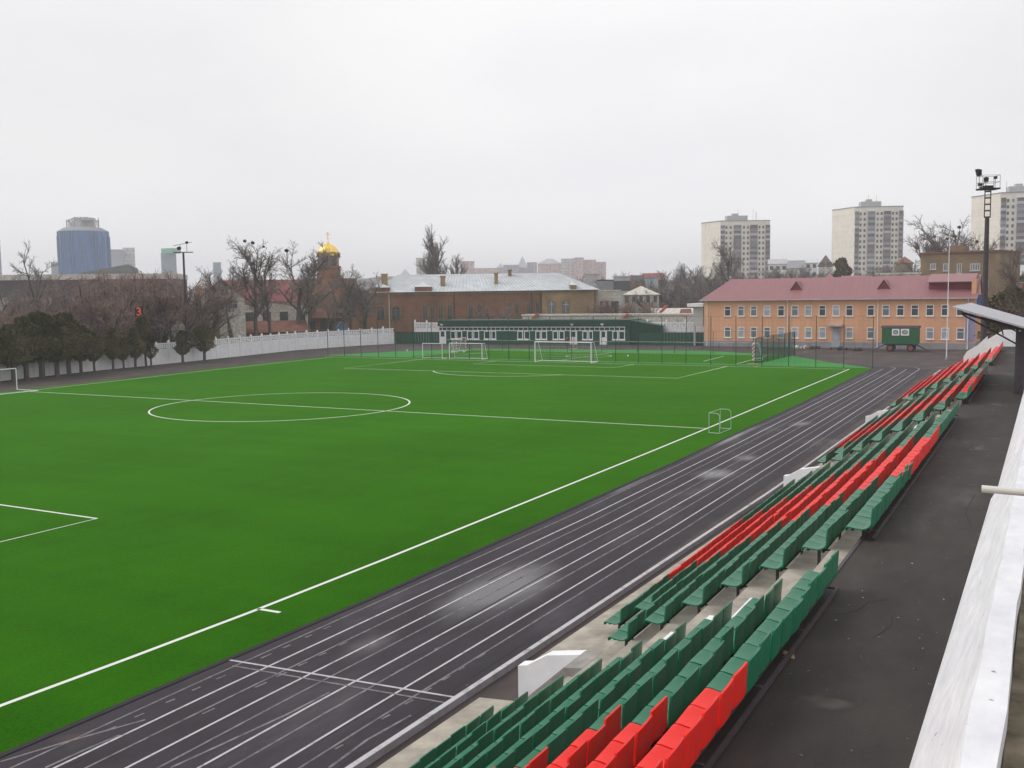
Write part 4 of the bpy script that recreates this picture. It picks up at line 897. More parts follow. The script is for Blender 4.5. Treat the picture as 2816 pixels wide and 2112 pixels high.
F = fac(2529, 2745, 190, 186); bb_ = empty('brown_building', F.P(F.L/2, -6, 0), 'umber brick building with flat roof behind the right end of the orange one', 'building')
zt = F.hit(2600, 697)[1]; facebox(F, 0, F.L, -2, zt, 12, M_brickd, bb_); m = MB(); F.box(m, -.2, F.L+.2, zt, zt+.3, -12.2, .25); m.build('roof', M_brownroof, bb_)
m = MB(); F.box(m, F.hit(2610, 690)[0], F.hit(2646, 690)[0], zt+.3, zt+1.3, -3, -.5); m.build('chimney', M_brickd, bb_)
for u0, u1, v0, v1, ml in ((2558, 2574, 725, 741, 1), (2594, 2606, 725, 745, 0), (2632, 2645, 725, 753, 1), (2668, 2695, 725, 744, 3), (2560, 2576, 770, 790, 1), (2700, 2718, 770, 790, 1)):
    a, b = F.hit(u0, v0), F.hit(u1, v1); F.window(bb_, a[0], b[0], b[1], a[1], M_plaster, M_glassm, .12, 0, ml)
block('white_house', 'white house with pale roof at the right edge below the tower block', 'house', 2747, 2850, 728, 262, 10, M_white, roofm=M_plaster, pitch=2.5, wins=(4, 1, 1.4, 1.4, 9.5, 9.5))
block('brown_house', 'brownish low house under the white one at the right edge', 'house', 2740, 2850, 778, 200, 9, M_brickl, roofm=M_brownroof, pitch=1.5)
# left side
F, r = block('long_hall', 'long low dark hall with a pale roof band behind the leafless thicket', 'building', -60, 486, 769, 265, 20, mat('hall_brown', (.085, .07, .075), .8, .3, .3, .3), roofm=M_stone, D1=255, parapet=1.3, wins=(26, 1, 2.6, 2.2, 6.0, 6.0), wm=M_glass)
block('grey_warehouse', 'pale grey warehouse wall behind the tall bare tree at the left edge', 'building', -60, 140, 822, 196, 10, M_plaster, roofm=M_grey, wins=(6, 1, 1.6, 1.2, 3.5, 3.5))
F = fac(165, 311, 700); bt_ = empty('glass_tower', F.P(F.L/2, -16, 0), 'round blue glass office tower on the left skyline', 'tower')
c = Vector(F.P(F.L/2, -F.L*.5, 0)); rr = F.L/2; zt = F.hit(238, 634)[1]; n = 28
m = MB(); ring = [(c.x+rr*math.cos(2*math.pi*i/n), c.y+rr*math.sin(2*math.pi*i/n)) for i in range(n)]
for i in range(n): a, b = ring[i], ring[(i+1) % n]; dz = 0; m.poly([(*b, -3), (*a, -3), (*a, zt), (*b, zt)])
m.poly([(x, y, zt) for x, y in ring]); m.build('wall', M_blue, bt_)
m = MB(); q = random.Random(4)
for i in range(n*2):
    a = math.pi*i/n; x, y = c.x+(rr+.15)*math.cos(a), c.y+(rr+.15)*math.sin(a)
    if q.random() < .8: m.box(x-.22, y-.22, q.choice([-3, 8, 16]), x+.22, y+.22, zt-q.choice([0, 0, 3, 8]))
m.build('mullion', mat('mullion_blue', (.12, .20, .34)), bt_)
m = MB(); m.lathe((c.x, c.y, zt), [(rr, 0), (rr*.98, .5), (rr*.74, 2.6), (0, 2.8)], 28); m.build('roof', M_grey, bt_)
m = MB()
for i in range(16):
    a = 2*math.pi*i/16; x, y = c.x+rr*.62*math.cos(a), c.y+rr*.62*math.sin(a); m.tube((x, y, zt+3), (x, y, zt+7.5+q.uniform(-1, 2)), .25, .25, 4)
    b = 2*math.pi*(i+1)/16; m.tube((x, y, zt+7), (c.x+rr*.62*math.cos(b), c.y+rr*.62*math.sin(b), zt+7), .2, .2, 4)
    m.tube((x, y, zt+7), (c.x+rr*.3*math.cos(b), c.y+rr*.3*math.sin(b), zt+9.5), .2, .2, 4)
m.build('roof_frame', M_grey, bt_)
m = MB(); m.box(c.x-rr*.4, c.y-5, zt+2.5, c.x+rr*.35, c.y+5, zt+7); m.box(c.x-rr*.1, c.y-5, zt+7, c.x+rr*.5, c.y+3, zt+9); m.build('plant_room', M_plaster, bt_)
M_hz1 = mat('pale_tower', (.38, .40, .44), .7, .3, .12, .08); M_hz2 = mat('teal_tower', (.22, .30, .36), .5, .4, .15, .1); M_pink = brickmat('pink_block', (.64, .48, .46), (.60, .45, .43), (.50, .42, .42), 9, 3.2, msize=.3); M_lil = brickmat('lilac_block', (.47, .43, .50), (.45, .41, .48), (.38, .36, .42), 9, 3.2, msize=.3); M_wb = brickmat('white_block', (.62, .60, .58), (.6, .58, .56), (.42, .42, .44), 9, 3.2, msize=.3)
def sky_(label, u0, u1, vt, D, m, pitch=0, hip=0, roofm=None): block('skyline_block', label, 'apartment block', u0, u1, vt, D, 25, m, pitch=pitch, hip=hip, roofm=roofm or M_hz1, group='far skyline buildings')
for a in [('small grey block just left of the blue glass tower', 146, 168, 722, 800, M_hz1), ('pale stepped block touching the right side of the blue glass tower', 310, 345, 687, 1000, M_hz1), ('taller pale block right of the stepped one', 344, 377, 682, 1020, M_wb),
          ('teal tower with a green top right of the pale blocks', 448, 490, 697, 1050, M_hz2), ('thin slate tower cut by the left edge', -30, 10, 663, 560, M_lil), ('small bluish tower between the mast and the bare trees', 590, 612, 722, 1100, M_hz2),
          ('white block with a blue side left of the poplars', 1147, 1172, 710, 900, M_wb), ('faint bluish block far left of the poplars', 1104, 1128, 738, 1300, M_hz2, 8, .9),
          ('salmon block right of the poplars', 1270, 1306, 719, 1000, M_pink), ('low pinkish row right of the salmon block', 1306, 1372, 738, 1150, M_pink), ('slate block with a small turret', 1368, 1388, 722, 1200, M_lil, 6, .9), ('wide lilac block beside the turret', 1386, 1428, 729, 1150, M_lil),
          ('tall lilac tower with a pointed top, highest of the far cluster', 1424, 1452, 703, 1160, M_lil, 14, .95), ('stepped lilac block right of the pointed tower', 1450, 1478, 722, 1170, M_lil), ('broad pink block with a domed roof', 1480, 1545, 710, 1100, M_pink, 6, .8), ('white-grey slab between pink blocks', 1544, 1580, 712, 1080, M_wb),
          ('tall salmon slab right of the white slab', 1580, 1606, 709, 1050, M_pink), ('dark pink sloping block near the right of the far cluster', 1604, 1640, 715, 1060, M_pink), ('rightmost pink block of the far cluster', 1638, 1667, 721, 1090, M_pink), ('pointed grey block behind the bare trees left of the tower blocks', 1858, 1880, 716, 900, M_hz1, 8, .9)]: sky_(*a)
p = wh(468, 697, 1050); m = MB(); m.box(p[0]-8, p[1]-4, p[2], p[0]+6, p[1]+8, p[2]+5); m.build('crown', mat('green_top', (.12, .42, .25)), [o for o in bpy.data.objects if o.get('label', '').startswith('teal tower')][0])
F = fac(229, 379, 620); ds = empty('sloping_hall', F.P(F.L/2, -5, 0), 'dark green-grey hall with a rising roof before the blue glass tower', 'building')
pts = [(229, 775), (229, 749), (300, 736), (352, 727), (379, 738), (379, 775)]; pp = [F.hit(*p) for p in pts]; m = MB(); f0 = [F.P(s, 0, z) for s, z in pp]; f1 = [F.P(s, -14, z) for s, z in pp]; n = len(pp); m.poly(f0).poly(f1[::-1])
for i in range(n): m.poly([f0[i], f1[i], f1[(i+1) % n], f0[(i+1) % n]])
m.build('wall', mat('hall_green', (.065, .085, .08), .6, .4, .3, .2, None, 0, 4, stretch=(.4, .4, 3)), ds)
# villa with the white gable and red roofs
F2, vr = block('red_roof_villa', 'villa with a broad dull red roof behind the big bare trees', 'house', 612, 850, 768, 178, 11, M_stone, roofm=M_redroof2, pitch=3.9, wins=(5, 1, 1.4, 1.6, 4.2, 4.2))
F = fac(538, 676, 156); gv = empty('gabled_house', F.P(F.L/2, -6, 0), 'house with a white stone gable and a brown chimney facing the pitch', 'house')
s0 = F.hit(549, 815)[0]; s1 = F.hit(673, 821)[0]; ze = F.hit(610, 820)[1]; zp = F.hit(608, 771)[1]; sp = F.hit(608, 771)[0]
m = MB(); g0 = [(s0, -2), (s1, -2), (s1, ze), (sp, zp), (s0, ze)]; a = [F.P(s, 0, z) for s, z in g0]; b = [F.P(s, -11, z) for s, z in g0]; m.poly(a).poly(b[::-1])
for i in range(5): m.poly([a[i], b[i], b[(i+1) % 5], a[(i+1) % 5]])
m.build('wall', M_stone, gv); m = MB()
for (sa_, za, sb2, zb2) in ((s0-.6, ze-.4, sp, zp), (s1+.6, ze-.4, sp, zp)): m.hexa(F.P(sa_, .35, za), F.P(sb2, .35, zb2), F.P(sb2, -11.3, zb2), F.P(sa_, -11.3, za), F.P(sa_, .35, za+.22), F.P(sb2, .35, zb2+.22), F.P(sb2, -11.3, zb2+.22), F.P(sa_, -11.3, za+.22))
m.build('roof', M_redroof2, gv)
ym = mat('ochre_plaster', (.50, .36, .16)); m = MB(); F.box(m, F.hit(537, 800)[0], s0+.2, -2, F.hit(545, 786)[1], -6, -.4); m.build('side_wing', ym, gv)
m = MB(); F.box(m, F.hit(585, 800)[0], F.hit(600, 800)[0], -2, F.hit(590, 790)[1], .01, .7); m.build('chimney', M_brickd, gv)
for u0, u1, v0, v1 in ((569, 578, 826, 852), (606, 617, 824, 856), (625, 655, 824, 850)): a, b = F.hit(u0, v0), F.hit(u1, v1); F.window(gv, a[0], b[0], b[1], a[1], M_plaster, M_glass, .12, .6, 1)
block('low_shed', 'low shed with a dull red roof behind the white wall, under the gabled house', 'shed', 418, 566, 905, 148, 6, M_brick, roofm=M_brownroof, pitch=1.5)
block('low_shed', 'long brown-red roof behind the white wall, below the bare trees', 'shed', 566, 842, 884, 166, 7, M_brick, roofm=M_brownroof, pitch=1.8)
block('low_shed', 'brick outbuilding left of the barracks, beyond the white wall', 'shed', 845, 950, 856, 180, 6, M_brick, roofm=M_brownroof, pitch=1.2, wins=(4, 1, .9, 1.4, 2.6, 2.6))
F = fac(458, 508, 142); m = MB(); sh = empty('arched_shed', F.P(F.L/2, -3, 0), 'shed with a white rounded gable among the red roofs', 'shed'); w = F.L/2; zc_ = F.hit(480, 909)[1]; n = 10
a = [F.P(w+w*math.cos(math.pi*i/n), 0, zc_+w*1.15*math.sin(math.pi*i/n)) for i in range(n+1)] + [F.P(0, 0, -1), F.P(F.L, 0, -1)]; m.poly(a); m.build('wall', M_stone, sh)
m = MB()
for i in range(n): p0 = (w+w*math.cos(math.pi*i/n), zc_+w*1.15*math.sin(math.pi*i/n)); p1 = (w+w*math.cos(math.pi*(i+1)/n), zc_+w*1.15*math.sin(math.pi*(i+1)/n)); m.poly([F.P(p0[0], .1, p0[1]+.08), F.P(p1[0], .1, p1[1]+.08), F.P(p1[0], -6, p1[1]+.08), F.P(p0[0], -6, p0[1]+.08)])
m.build('roof', M_brownroof, sh)
p = wh(938, 900, 178); m = MB(); m.lathe((p[0], p[1], 0), [(.95, 0), (.95, 2.9), (1.0, 2.9), (1.0, 3.1), (.75, 3.7), (.3, 3.9), (0, 3.9)], 20); m.build('water_tank', mat('tank_blue', (.20, .32, .48)), label='pale blue round tank behind the white wall left of the barracks', cat='tank')
# church
D = 232; p = wh(904.6, 764, D); ch = empty('church', (p[0], p[1], 0), 'brown brick church with a golden onion dome and cross', 'church'); cx_, cy_ = p[0], p[1]
z = lambda v: wh(904.6, v, D)[2]; px = D/F_PX; n = 8
def octa(m, r, z0, z1, rot=.25): m.lathe((cx_, cy_, 0), [(0, z0), (r, z0), (r, z1), (0, z1)], n)
m = MB(); octa(m, 27*px*1.04, z(735), z(700)); m.build('drum', M_brick, ch)
m = MB(); octa(m, 33*px, z(738), z(732)); octa(m, 31*px, z(766), z(738)); m.build('upper_tier', M_brick, ch)
m = MB(); m.box(cx_-4.2, cy_-4.2, -2, cx_+4.2, cy_+4.2, z(766)); m.box(cx_-7, cy_-5, -2, cx_+7, cy_+9, z(800)); m.build('nave', M_brick, ch)
for i in range(8):
    a = 2*math.pi*(i+.5)/8; rad = 27*px*1.04*math.cos(math.pi/8)+.04; d_ = Vector((math.cos(a), math.sin(a), 0)); t_ = Vector((-d_.y, d_.x, 0)); c = Vector((cx_, cy_, 0))+d_*rad; w = .62; z0, z1 = z(731), z(707)
    m = MB(); P_ = [c-t_*w+Vector((0, 0, z0)), c+t_*w+Vector((0, 0, z0))]+[c+t_*(w*math.cos(b))+Vector((0, 0, z1+w*math.sin(b))) for b in [math.pi*k/6 for k in range(7)]]; m.poly(P_); m.build('window', M_glass, ch)
    m = MB(); ring = [c+d_*.1+t_*(1.0*math.cos(b))+Vector((0, 0, z1+1.0*math.sin(b))) for b in [math.pi*k/8 for k in range(9)]]; m.path(ring, .16, 5); m.build('arch', M_gold if i % 1 else M_brickl, ch)
m = MB(); r0 = 27*px; m.lathe((cx_, cy_, z(700)), [(r0*.98, -.5), (r0*1.02, 0), (r0*1.05, .35), (r0*1.03, .75), (r0*.94, 1.25), (r0*.76, 1.75), (r0*.48, 2.2), (r0*.20, 2.5), (r0*.09, 2.68), (r0*.14, 2.85), (r0*.05, 3.0), (0, 3.05)], 24); dome = m.build('dome', M_gold, ch, smooth=True)
zc0 = z(700)+3; m = MB(); m.tube((cx_, cy_, zc0-.1), (cx_, cy_, z(637)), .07); u_ = Vector((AR[0], AR[1], 0))
for zz, w in ((z(637)-.75, .62), (z(637)-.3, .3)): m.tube(Vector((cx_, cy_, zz))-u_*w, Vector((cx_, cy_, zz))+u_*w, .065)
m.tube(Vector((cx_, cy_, z(637)-1.55))-u_*.3+Vector((0, 0, .12)), Vector((cx_, cy_, z(637)-1.55))+u_*.3-Vector((0, 0, .12)), .055); m.build('cross', M_gold, ch)
# ------------------------------------------------------------------ bare trees
def tree_mesh(seed, kind):
    q = random.Random(seed); T = MB(); Cn = MB()
    def limb(mb, p, d, L_, r0, r1, segs, wob, up, n):
        pts = [(p.copy(), r0)]; d = d.normalized()
        for i in range(segs):
            d = (d+Vector((q.gauss(0, wob), q.gauss(0, wob), q.gauss(0, wob)+up))).normalized(); p = p+d*(L_/segs); r = r0+(r1-r0)*(i+1)/segs
            mb.tube(pts[-1][0], p, pts[-1][1], r, n, False); pts.append((p.copy(), r))
        return pts, d
    def sides(d, ang):
        a = d.orthogonal().normalized(); b = d.cross(a); t = q.uniform(0, 2*math.pi); return (d*math.cos(ang)+(a*math.cos(t)+b*math.sin(t))*math.sin(ang)).normalized()
    def along(pts, f):
        x = f*(len(pts)-1); i = min(int(x), len(pts)-2); t = x-i; return pts[i][0].lerp(pts[i+1][0], t), pts[i][1]*(1-t)+pts[i+1][1]*t, (pts[i+1][0]-pts[i][0]).normalized()
    def grow(mb, pts, lvl, L_, P):
        n_, ang, fr, ratio, rad, up = P[lvl]
        for i in range(n_):
            f = fr+(1-fr)*(i+q.random())/n_; p, r, d = along(pts, min(.999, f)); nd = sides(d, R(ang*q.uniform(.6, 1.3))); nl = L_*ratio*q.uniform(.65, 1.2)*(1.15-.4*f)
            m2 = T if lvl < 1 else Cn; pp, _ = limb(m2, p, nd, nl, min(r*.75, rad), rad*.45, 3 if lvl < 2 else 2, .12, up, 5 if lvl < 1 else 3)
            if lvl+1 < len(P): grow(m2, pp, lvl+1, nl, P)
    if kind == 'broad':        # unit height about 12
        tr, d = limb(T, Vector((0, 0, -.3)), Vector((q.gauss(0, .06), q.gauss(0, .06), 1)), 7.5, .26, .13, 6, .07, .05, 7)
        grow(T, tr, 0, 7.5, [(9, 42, .30, .66, .12, .10), (7, 42, .2, .48, .055, .06), (7, 44, .12, .5, .032, .04), (5, 42, .15, .55, .021, .02)])
    elif kind == 'tall':
        tr, d = limb(T, Vector((0, 0, -.3)), Vector((q.gauss(0, .05), q.gauss(0, .05), 1)), 10, .25, .09, 8, .06, .06, 7)
        grow(T, tr, 0, 8, [(12, 40, .32, .46, .09, .12), (7, 42, .2, .5, .05, .06), (6, 44, .12, .52, .032, .04), (4, 42, .15, .55, .021, .02)])
    elif kind == 'thicket':
        for k in range(4):
            tr, d = limb(T, Vector((q.gauss(0, .6), q.gauss(0, .6), -.3)), Vector((q.gauss(0, .25), q.gauss(0, .25), 1)), 6.5, .14, .05, 5, .09, .05, 5)
            grow(T, tr, 0, 6, [(9, 36, .2, .44, .06, .12), (7, 38, .12, .5, .036, .08), (6, 40, .1, .55, .024, .05)])
    elif kind == 'poplar':
        tr, d = limb(T, Vector((0, 0, -.3)), Vector((0, 0, 1)), 15, .35, .06, 9, .03, .05, 7)
        grow(T, tr, 0, 11, [(36, 30, .08, .40, .085, .24), (10, 28, .08, .42, .036, .16), (9, 34, .05, .5, .024, .12)])
    me1 = T.mesh('trunk', M_bark); me2 = Cn.mesh('crown', M_twigr if kind == 'thicket' else (M_twigg if kind == 'poplar' else M_bark))
    return me1, me2, max(v[2] for v in Cn.v)
PROTO = {('broad', i): tree_mesh(20+i, 'broad') for i in range(3)}
PROTO.update({('tall', i): tree_mesh(40+i, 'tall') for i in range(3)})
PROTO.update({('thicket', i): tree_mesh(60+i, 'thicket') for i in range(3)})
PROTO.update({('poplar', i): tree_mesh(80+i, 'poplar') for i in range(2)})
tq = random.Random(77)
def tree(kind, i, u, vtop, D, label, zb=0., wide=1., group=None, crown=None, name='bare_tree', cat='tree'):
    if u < 1060 and zb == 0: D = max(D, walld(u)+4.5+tq.uniform(0, 4))
    p = wh(u, vtop, D); a, b, h = PROTO[(kind, i % (2 if kind == 'poplar' else 3))]; s = (p[2]-zb)/h
    r = empty(name, (p[0], p[1], zb), label, cat, group); r.scale = (s*wide, s*wide, s); r.rotation_euler.z = tq.uniform(0, 6.28)
    for me, nm in ((a, 'trunk'), (b, 'crown')):
        o = bpy.data.objects.new(nm, me); COL.objects.link(o); o.parent = r
        if crown and nm == 'crown': o.material_slots[0].link = 'OBJECT'; o.material_slots[0].material = crown
    return p, s*h
tree('broad', 0, 52, 655, 125, 'tall thin-twigged bare tree at the far left edge', wide=.85, crown=M_twigg)
th = [(-30, 800), (8, 792), (120, 775), (150, 762), (188, 772), (222, 764), (262, 752), (296, 757), (330, 748), (362, 742), (395, 736), (425, 742), (455, 735), (492, 752), (520, 770)]
for i, (u, v) in enumerate(th): tree('thicket', i, u, v+tq.uniform(-6, 6), tq.uniform(128, 152), 'dense leafless brown tree in the thicket behind the dark conifers', wide=1.15, group='leafless trees in the left thicket')
for i, (u, v) in enumerate([(60, 835), (175, 822), (245, 812), (315, 806), (385, 800), (445, 806), (500, 822), (20, 850), (110, 842)]): tree('thicket', i+1, u, v, tq.uniform(121, 127), 'dense leafless brown tree in the thicket behind the dark conifers', wide=1.3, group='leafless trees in the left thicket')
BT = [('tall', 0, 690, 660, 126, 'tall bare tree with nests left of the church', .85), ('tall', 1, 738, 692, 128, 'slender bare tree before the dull red roof', .75), ('broad', 1, 806, 668, 124, 'broad dark bare tree nearest the church on its left', .95), ('tall', 2, 846, 712, 127, 'bare tree leaning across the church drum', .62), ('broad', 0, 905, 768, 130, 'bare tree before the church walls', .72), ('tall', 2, 962, 738, 138, 'bare tree covering the left end of the barracks', 1.0), ('broad', 1, 1000, 760, 150, 'low bare tree before the left barracks windows', 1.0), ('broad', 2, 640, 735, 133, 'small bare tree before the white stone gable', .8), ('tall', 1, 575, 745, 142, 'small bare tree beside the ochre wing of the gabled house', .8)]
for k, i, u, v, D, lab, w in BT: tree(k, i, u, v-16, D, lab, wide=w*1.3, crown=M_twigb)
tree('poplar', 0, 1226, 612, 262, 'tall bare poplar rising behind the zinc roof', wide=1.5); tree('poplar', 1, 1178, 672, 264, 'thin bare poplar left of the tall one', wide=1.0); tree('poplar', 0, 1196, 690, 259, 'short bare poplar between the two taller ones', wide=1.3); tree('poplar', 1, 1258, 694, 261, 'small bare tree at the right foot of the tall poplar', wide=1.3)
tree('thicket', 0, 1372, 832, 190, 'small reddish bush against the middle of the brick barracks', wide=1.2)
for i, (u, v, D, zb) in enumerate([(1842, 742, 232, 2), (1872, 722, 240, 2), (1898, 727, 236, 2), (1925, 722, 238, 2), (1948, 735, 230, 2), (1858, 765, 222, 1), (1890, 760, 224, 1), (1918, 765, 220, 1), (1800, 790, 215, 0), (1830, 780, 214, 0)]): tree('thicket', i, u, v, D, 'grey-brown leafless tree in the clump left of the orange building', zb=zb, wide=1.1, group='leafless trees left of the orange building', crown=M_twigg)
for i, (u, v, D) in enumerate([(1668, 826, 196), (1688, 815, 197), (1722, 812, 196), (1745, 830, 194), (1772, 836, 192), (1790, 820, 198)]): tree('thicket', i, u, v, D, 'leafless brown bush before the pale stone houses', wide=1.2, group='bushes before the stone houses')
tree('tall', 0, 1998, 648, 205, 'pale bare tree before the leftmost tower block', wide=.9, crown=M_twigg); tree('tall', 2, 2022, 690, 215, 'smaller bare tree right of the pale one before the leftmost tower', wide=.9, crown=M_twigg); tree('thicket', 1, 1975, 742, 200, 'bush of bare twigs at the foot of the leftmost tower block', wide=1.1, crown=M_twigg)
for i, (u, v, D) in enumerate([(2085, 742, 330), (2110, 738, 335), (2132, 730, 338), (2160, 728, 330), (2185, 733, 334), (2210, 738, 330), (2235, 734, 336), (2262, 745, 330), (2400, 742, 340), (2425, 728, 335), (2452, 722, 330), (2478, 716, 320), (2500, 726, 310), (2380, 748, 338)]): tree('thicket', i, u, v, D, 'grey leafless tree on the hillside between the tower blocks', zb=6, wide=1.2, group='hillside trees between the tower blocks', crown=M_twigg)
for i, (u, v, D) in enumerate([(1655, 752, 290), (1672, 756, 292), (1718, 742, 300), (1745, 752, 330), (1790, 742, 330)]): tree('thicket', i, u, v, D, 'dark bare tree behind the grey houses', zb=0, wide=1.1, group='trees behind the grey houses')
tree('broad', 1, 2540, 612, 215, 'spreading bare tree with nests behind the brown building, left', wide=.95, crown=M_twigg); tree('tall', 1, 2600, 640, 218, 'bare tree with one nest behind the middle of the brown building', wide=1.0, crown=M_twigg); tree('broad', 2, 2652, 585, 216, 'tallest bare tree with nests behind the brown building', wide=.95, crown=M_twigg); tree('tall', 0, 2705, 640, 200, 'bare tree beside the floodlight mast', wide=1.0, crown=M_twigg); tree('broad', 0, 2770, 690, 150, 'dark bare tree at the right edge above the canopy', wide=1.0)
tree('broad', 2, 2478, 735, 160, 'small dark bare tree behind the red metal roof', wide=.9)
# nests
def nest(u, v, D, lab, r):
    p = wh(u, v, D); m = MB(); r *= .62; m.blob(p, r, int(u), 2, .22, (1, 1, .8)); q = random.Random(int(u))
    for i in range(26):
        a = Vector((q.gauss(0, 1), q.gauss(0, 1), q.gauss(0, .6))).normalized(); b = (a+Vector((q.gauss(0, .5), q.gauss(0, .5), q.gauss(0, .4)))).normalized(); m.tube(Vector(p)+a*r*.85, Vector(p)+b*r*1.35, .018, .01, 3)
    m.build('bird_nest', M_nest, label=lab, cat='nest', group='nests in the bare trees')
for a in [(673, 663, 126, 'round dark nest, leftmost at the top of the tall bare tree', .32), (695, 668, 126, 'dark nest just right of the top of the tall bare tree', .36), (725, 678, 127, 'small nest right of the tall bare tree top', .25), (788, 689, 124, 'flat dark nest in the broad tree left of the church', .38),
          (2521, 679, 215, 'big nest low in the spreading tree at its left side', .85), (2570, 651, 216, 'nest at the upper right of the spreading tree', .5), (2576, 677, 217, 'pair-shaped nest above the brown roof', .7), (2605, 657, 218, 'single nest in the middle tree behind the brown building', .5), (2626, 650, 216, 'nest on the left limb of the tallest tree', .65), (2638, 625, 216, 'highest nest in the tallest tree behind the brown building', .6), (2686, 664, 202, 'nest in the tree beside the floodlight mast', .5)]: nest(*a)
# ------------------------------------------------------------------ conifers
def conifer_mesh(seed, shape):
    q = random.Random(seed); T = MB(); T.tube((0, 0, -.2), (0, 0, .55), .045, .035, 6); T.tube((0, 0, .5), (.01, 0, .9), .035, .01, 6); Cn = MB()
    for k in range(2): a = q.uniform(0, 6.28); T.tube((0, 0, .16), (.12*math.cos(a), .12*math.sin(a), .42), .02, .012, 5)
    lob = [(q.uniform(.15, .98), q.uniform(0, 6.28), q.uniform(.05, .17)) for _ in range(40)]
    for i in range(5200):
        t = q.random()**.85
        w = {'oval': .30*math.sin(math.pi*min(1, .10+t*.9))**.7*(1.05-.30*t), 'cone': .27*(1-t)**.75*min(1, .35+t*5), 'column': .19*math.sin(math.pi*min(1, .12+t*.88))**.55}[shape]
        a = q.uniform(0, 6.28); bump = 0
        for (lt, la, lr) in lob:
            da = math.atan2(math.sin(a-la), math.cos(a-la)); e = ((t-lt)/.09)**2+(da/.5)**2
            if e < 4: bump += lr*math.exp(-e)
        rr = (w*.76+bump*.8)*q.random()**.33; c = Vector((rr*math.cos(a), rr*math.sin(a), 0.27+t*.73+q.gauss(0, .008)))
        d = Vector((q.gauss(0, 1)+.6*math.cos(a), q.gauss(0, 1)+.6*math.sin(a), q.gauss(.7, .8))).normalized(); s = d.orthogonal().normalized(); L_ = q.uniform(.018, .045); w_ = q.uniform(.006, .014)
        Cn.poly([c-s*w_, c+d*L_*.5-s*w_*.9, c+d*L_, c+d*L_*.5+s*w_, c+s*w_*.8])
    return T.mesh('trunk', M_bark), Cn.mesh('crown', M_ever)
CP = [conifer_mesh(1, 'oval'), conifer_mesh(2, 'cone'), conifer_mesh(3, 'column'), conifer_mesh(4, 'oval')]
def conifer(x, y, H, k, wide, label, group=None, z=0):
    r = empty('conifer', (x, y, z), label, 'conifer', group); r.scale = (H*wide, H*wide, H); r.rotation_euler.z = tq.uniform(0, 6.28); r.rotation_euler.x = tq.gauss(0, .02)
    for me, nm in zip(CP[k], ('trunk', 'crown')): o = bpy.data.objects.new(nm, me); COL.objects.link(o); o.parent = r
for x, y, H, k, w in [(-43.2, -3, 6.0, 0, 1.0), (-43.3, 0, 6.1, 3, 1.0), (-43.4, 2.6, 5.1, 0, 1.0), (-43.6, 5.0, 5.9, 3, 1.0), (-43.0, 7.2, 5.8, 0, 1.05), (-43.8, 9.2, 6.5, 3, 1.05), (-44.0, 11.2, 7.0, 1, 1.15), (-44.2, 13.2, 5.9, 0, 1.05), (-44.6, 15.0, 6.8, 3, .95), (-44.9, 16.8, 5.4, 0, .9), (-45.3, 18.9, 4.7, 3, .75)]:
    conifer(x, y, H, k, w, 'dark broad conifer merged into the dense clump before the white wall', 'conifers merged into the left clump')
conifer(-45.4, 21.6, 4.9, 1, .75, 'pointed narrow conifer at the right end of the dense clump'); conifer(-45.5, 23.2, 4.3, 0, .72, 'left one of two rounded conifers with visible trunks'); conifer(-45.6, 25.0, 4.8, 3, .78, 'right one of two rounded conifers, right of the pointed one')
conifer(-45.6, 27.4, 3.9, 1, .75, 'small conifer standing below the slim tall one'); conifer(-46.3, 27.2, 6.3, 2, .55, 'slim tall columnar conifer below the red number board'); conifer(-46.2, 33.0, 4.2, 1, 1.0, 'diamond-shaped conifer standing alone before the white wall'); conifer(-46.9, 37.4, 4.9, 0, .95, 'last conifer to the right, round-headed on a bare stem')
p = wh(2322, 712, 260); conifer(p[0], p[1], p[2]-2, 2, .75, 'dark spruce at the foot of the middle tower block', z=2)
p = wh(2792, 792, 105); conifer(p[0], p[1], p[2], 0, .9, 'dark evergreen behind the canopy at the right edge')
p = wh(2806, 836, 100); conifer(p[0], p[1], p[2], 3, 1.3, 'low dark evergreen bush behind the canopy roof')
# rusty-leaved branches at the right edge
p = wh(2812, 660, 84); a, b, h = PROTO[('broad', 1)]; r = empty('rusty_tree', (p[0], p[1], 0), 'tree with a few rust-brown leaves at the right edge', 'tree'); s = p[2]/h
for me, nm in ((a, 'trunk'), (b, 'crown')): o = bpy.data.objects.new(nm, me); COL.objects.link(o); o.parent = r; o.scale = (s*.8, s*.8, s)
m = MB(); q = random.Random(8); vs = [v.co for v in b.vertices]
for i in range(1500):
    v = vs[q.randrange(len(vs))]; c = Vector((v.x*s*.8, v.y*s*.8, v.z*s))+Vector((q.gauss(0, .05), q.gauss(0, .05), q.gauss(0, .05)))+r.location; d = Vector((q.gauss(0, 1), q.gauss(0, 1), q.gauss(-.3, 1))).normalized(); t = d.orthogonal().normalized(); m.poly([c, c+d*.05+t*.035, c+d*.11, c+d*.05-t*.035])
m.build('leaves', M_rust, r)
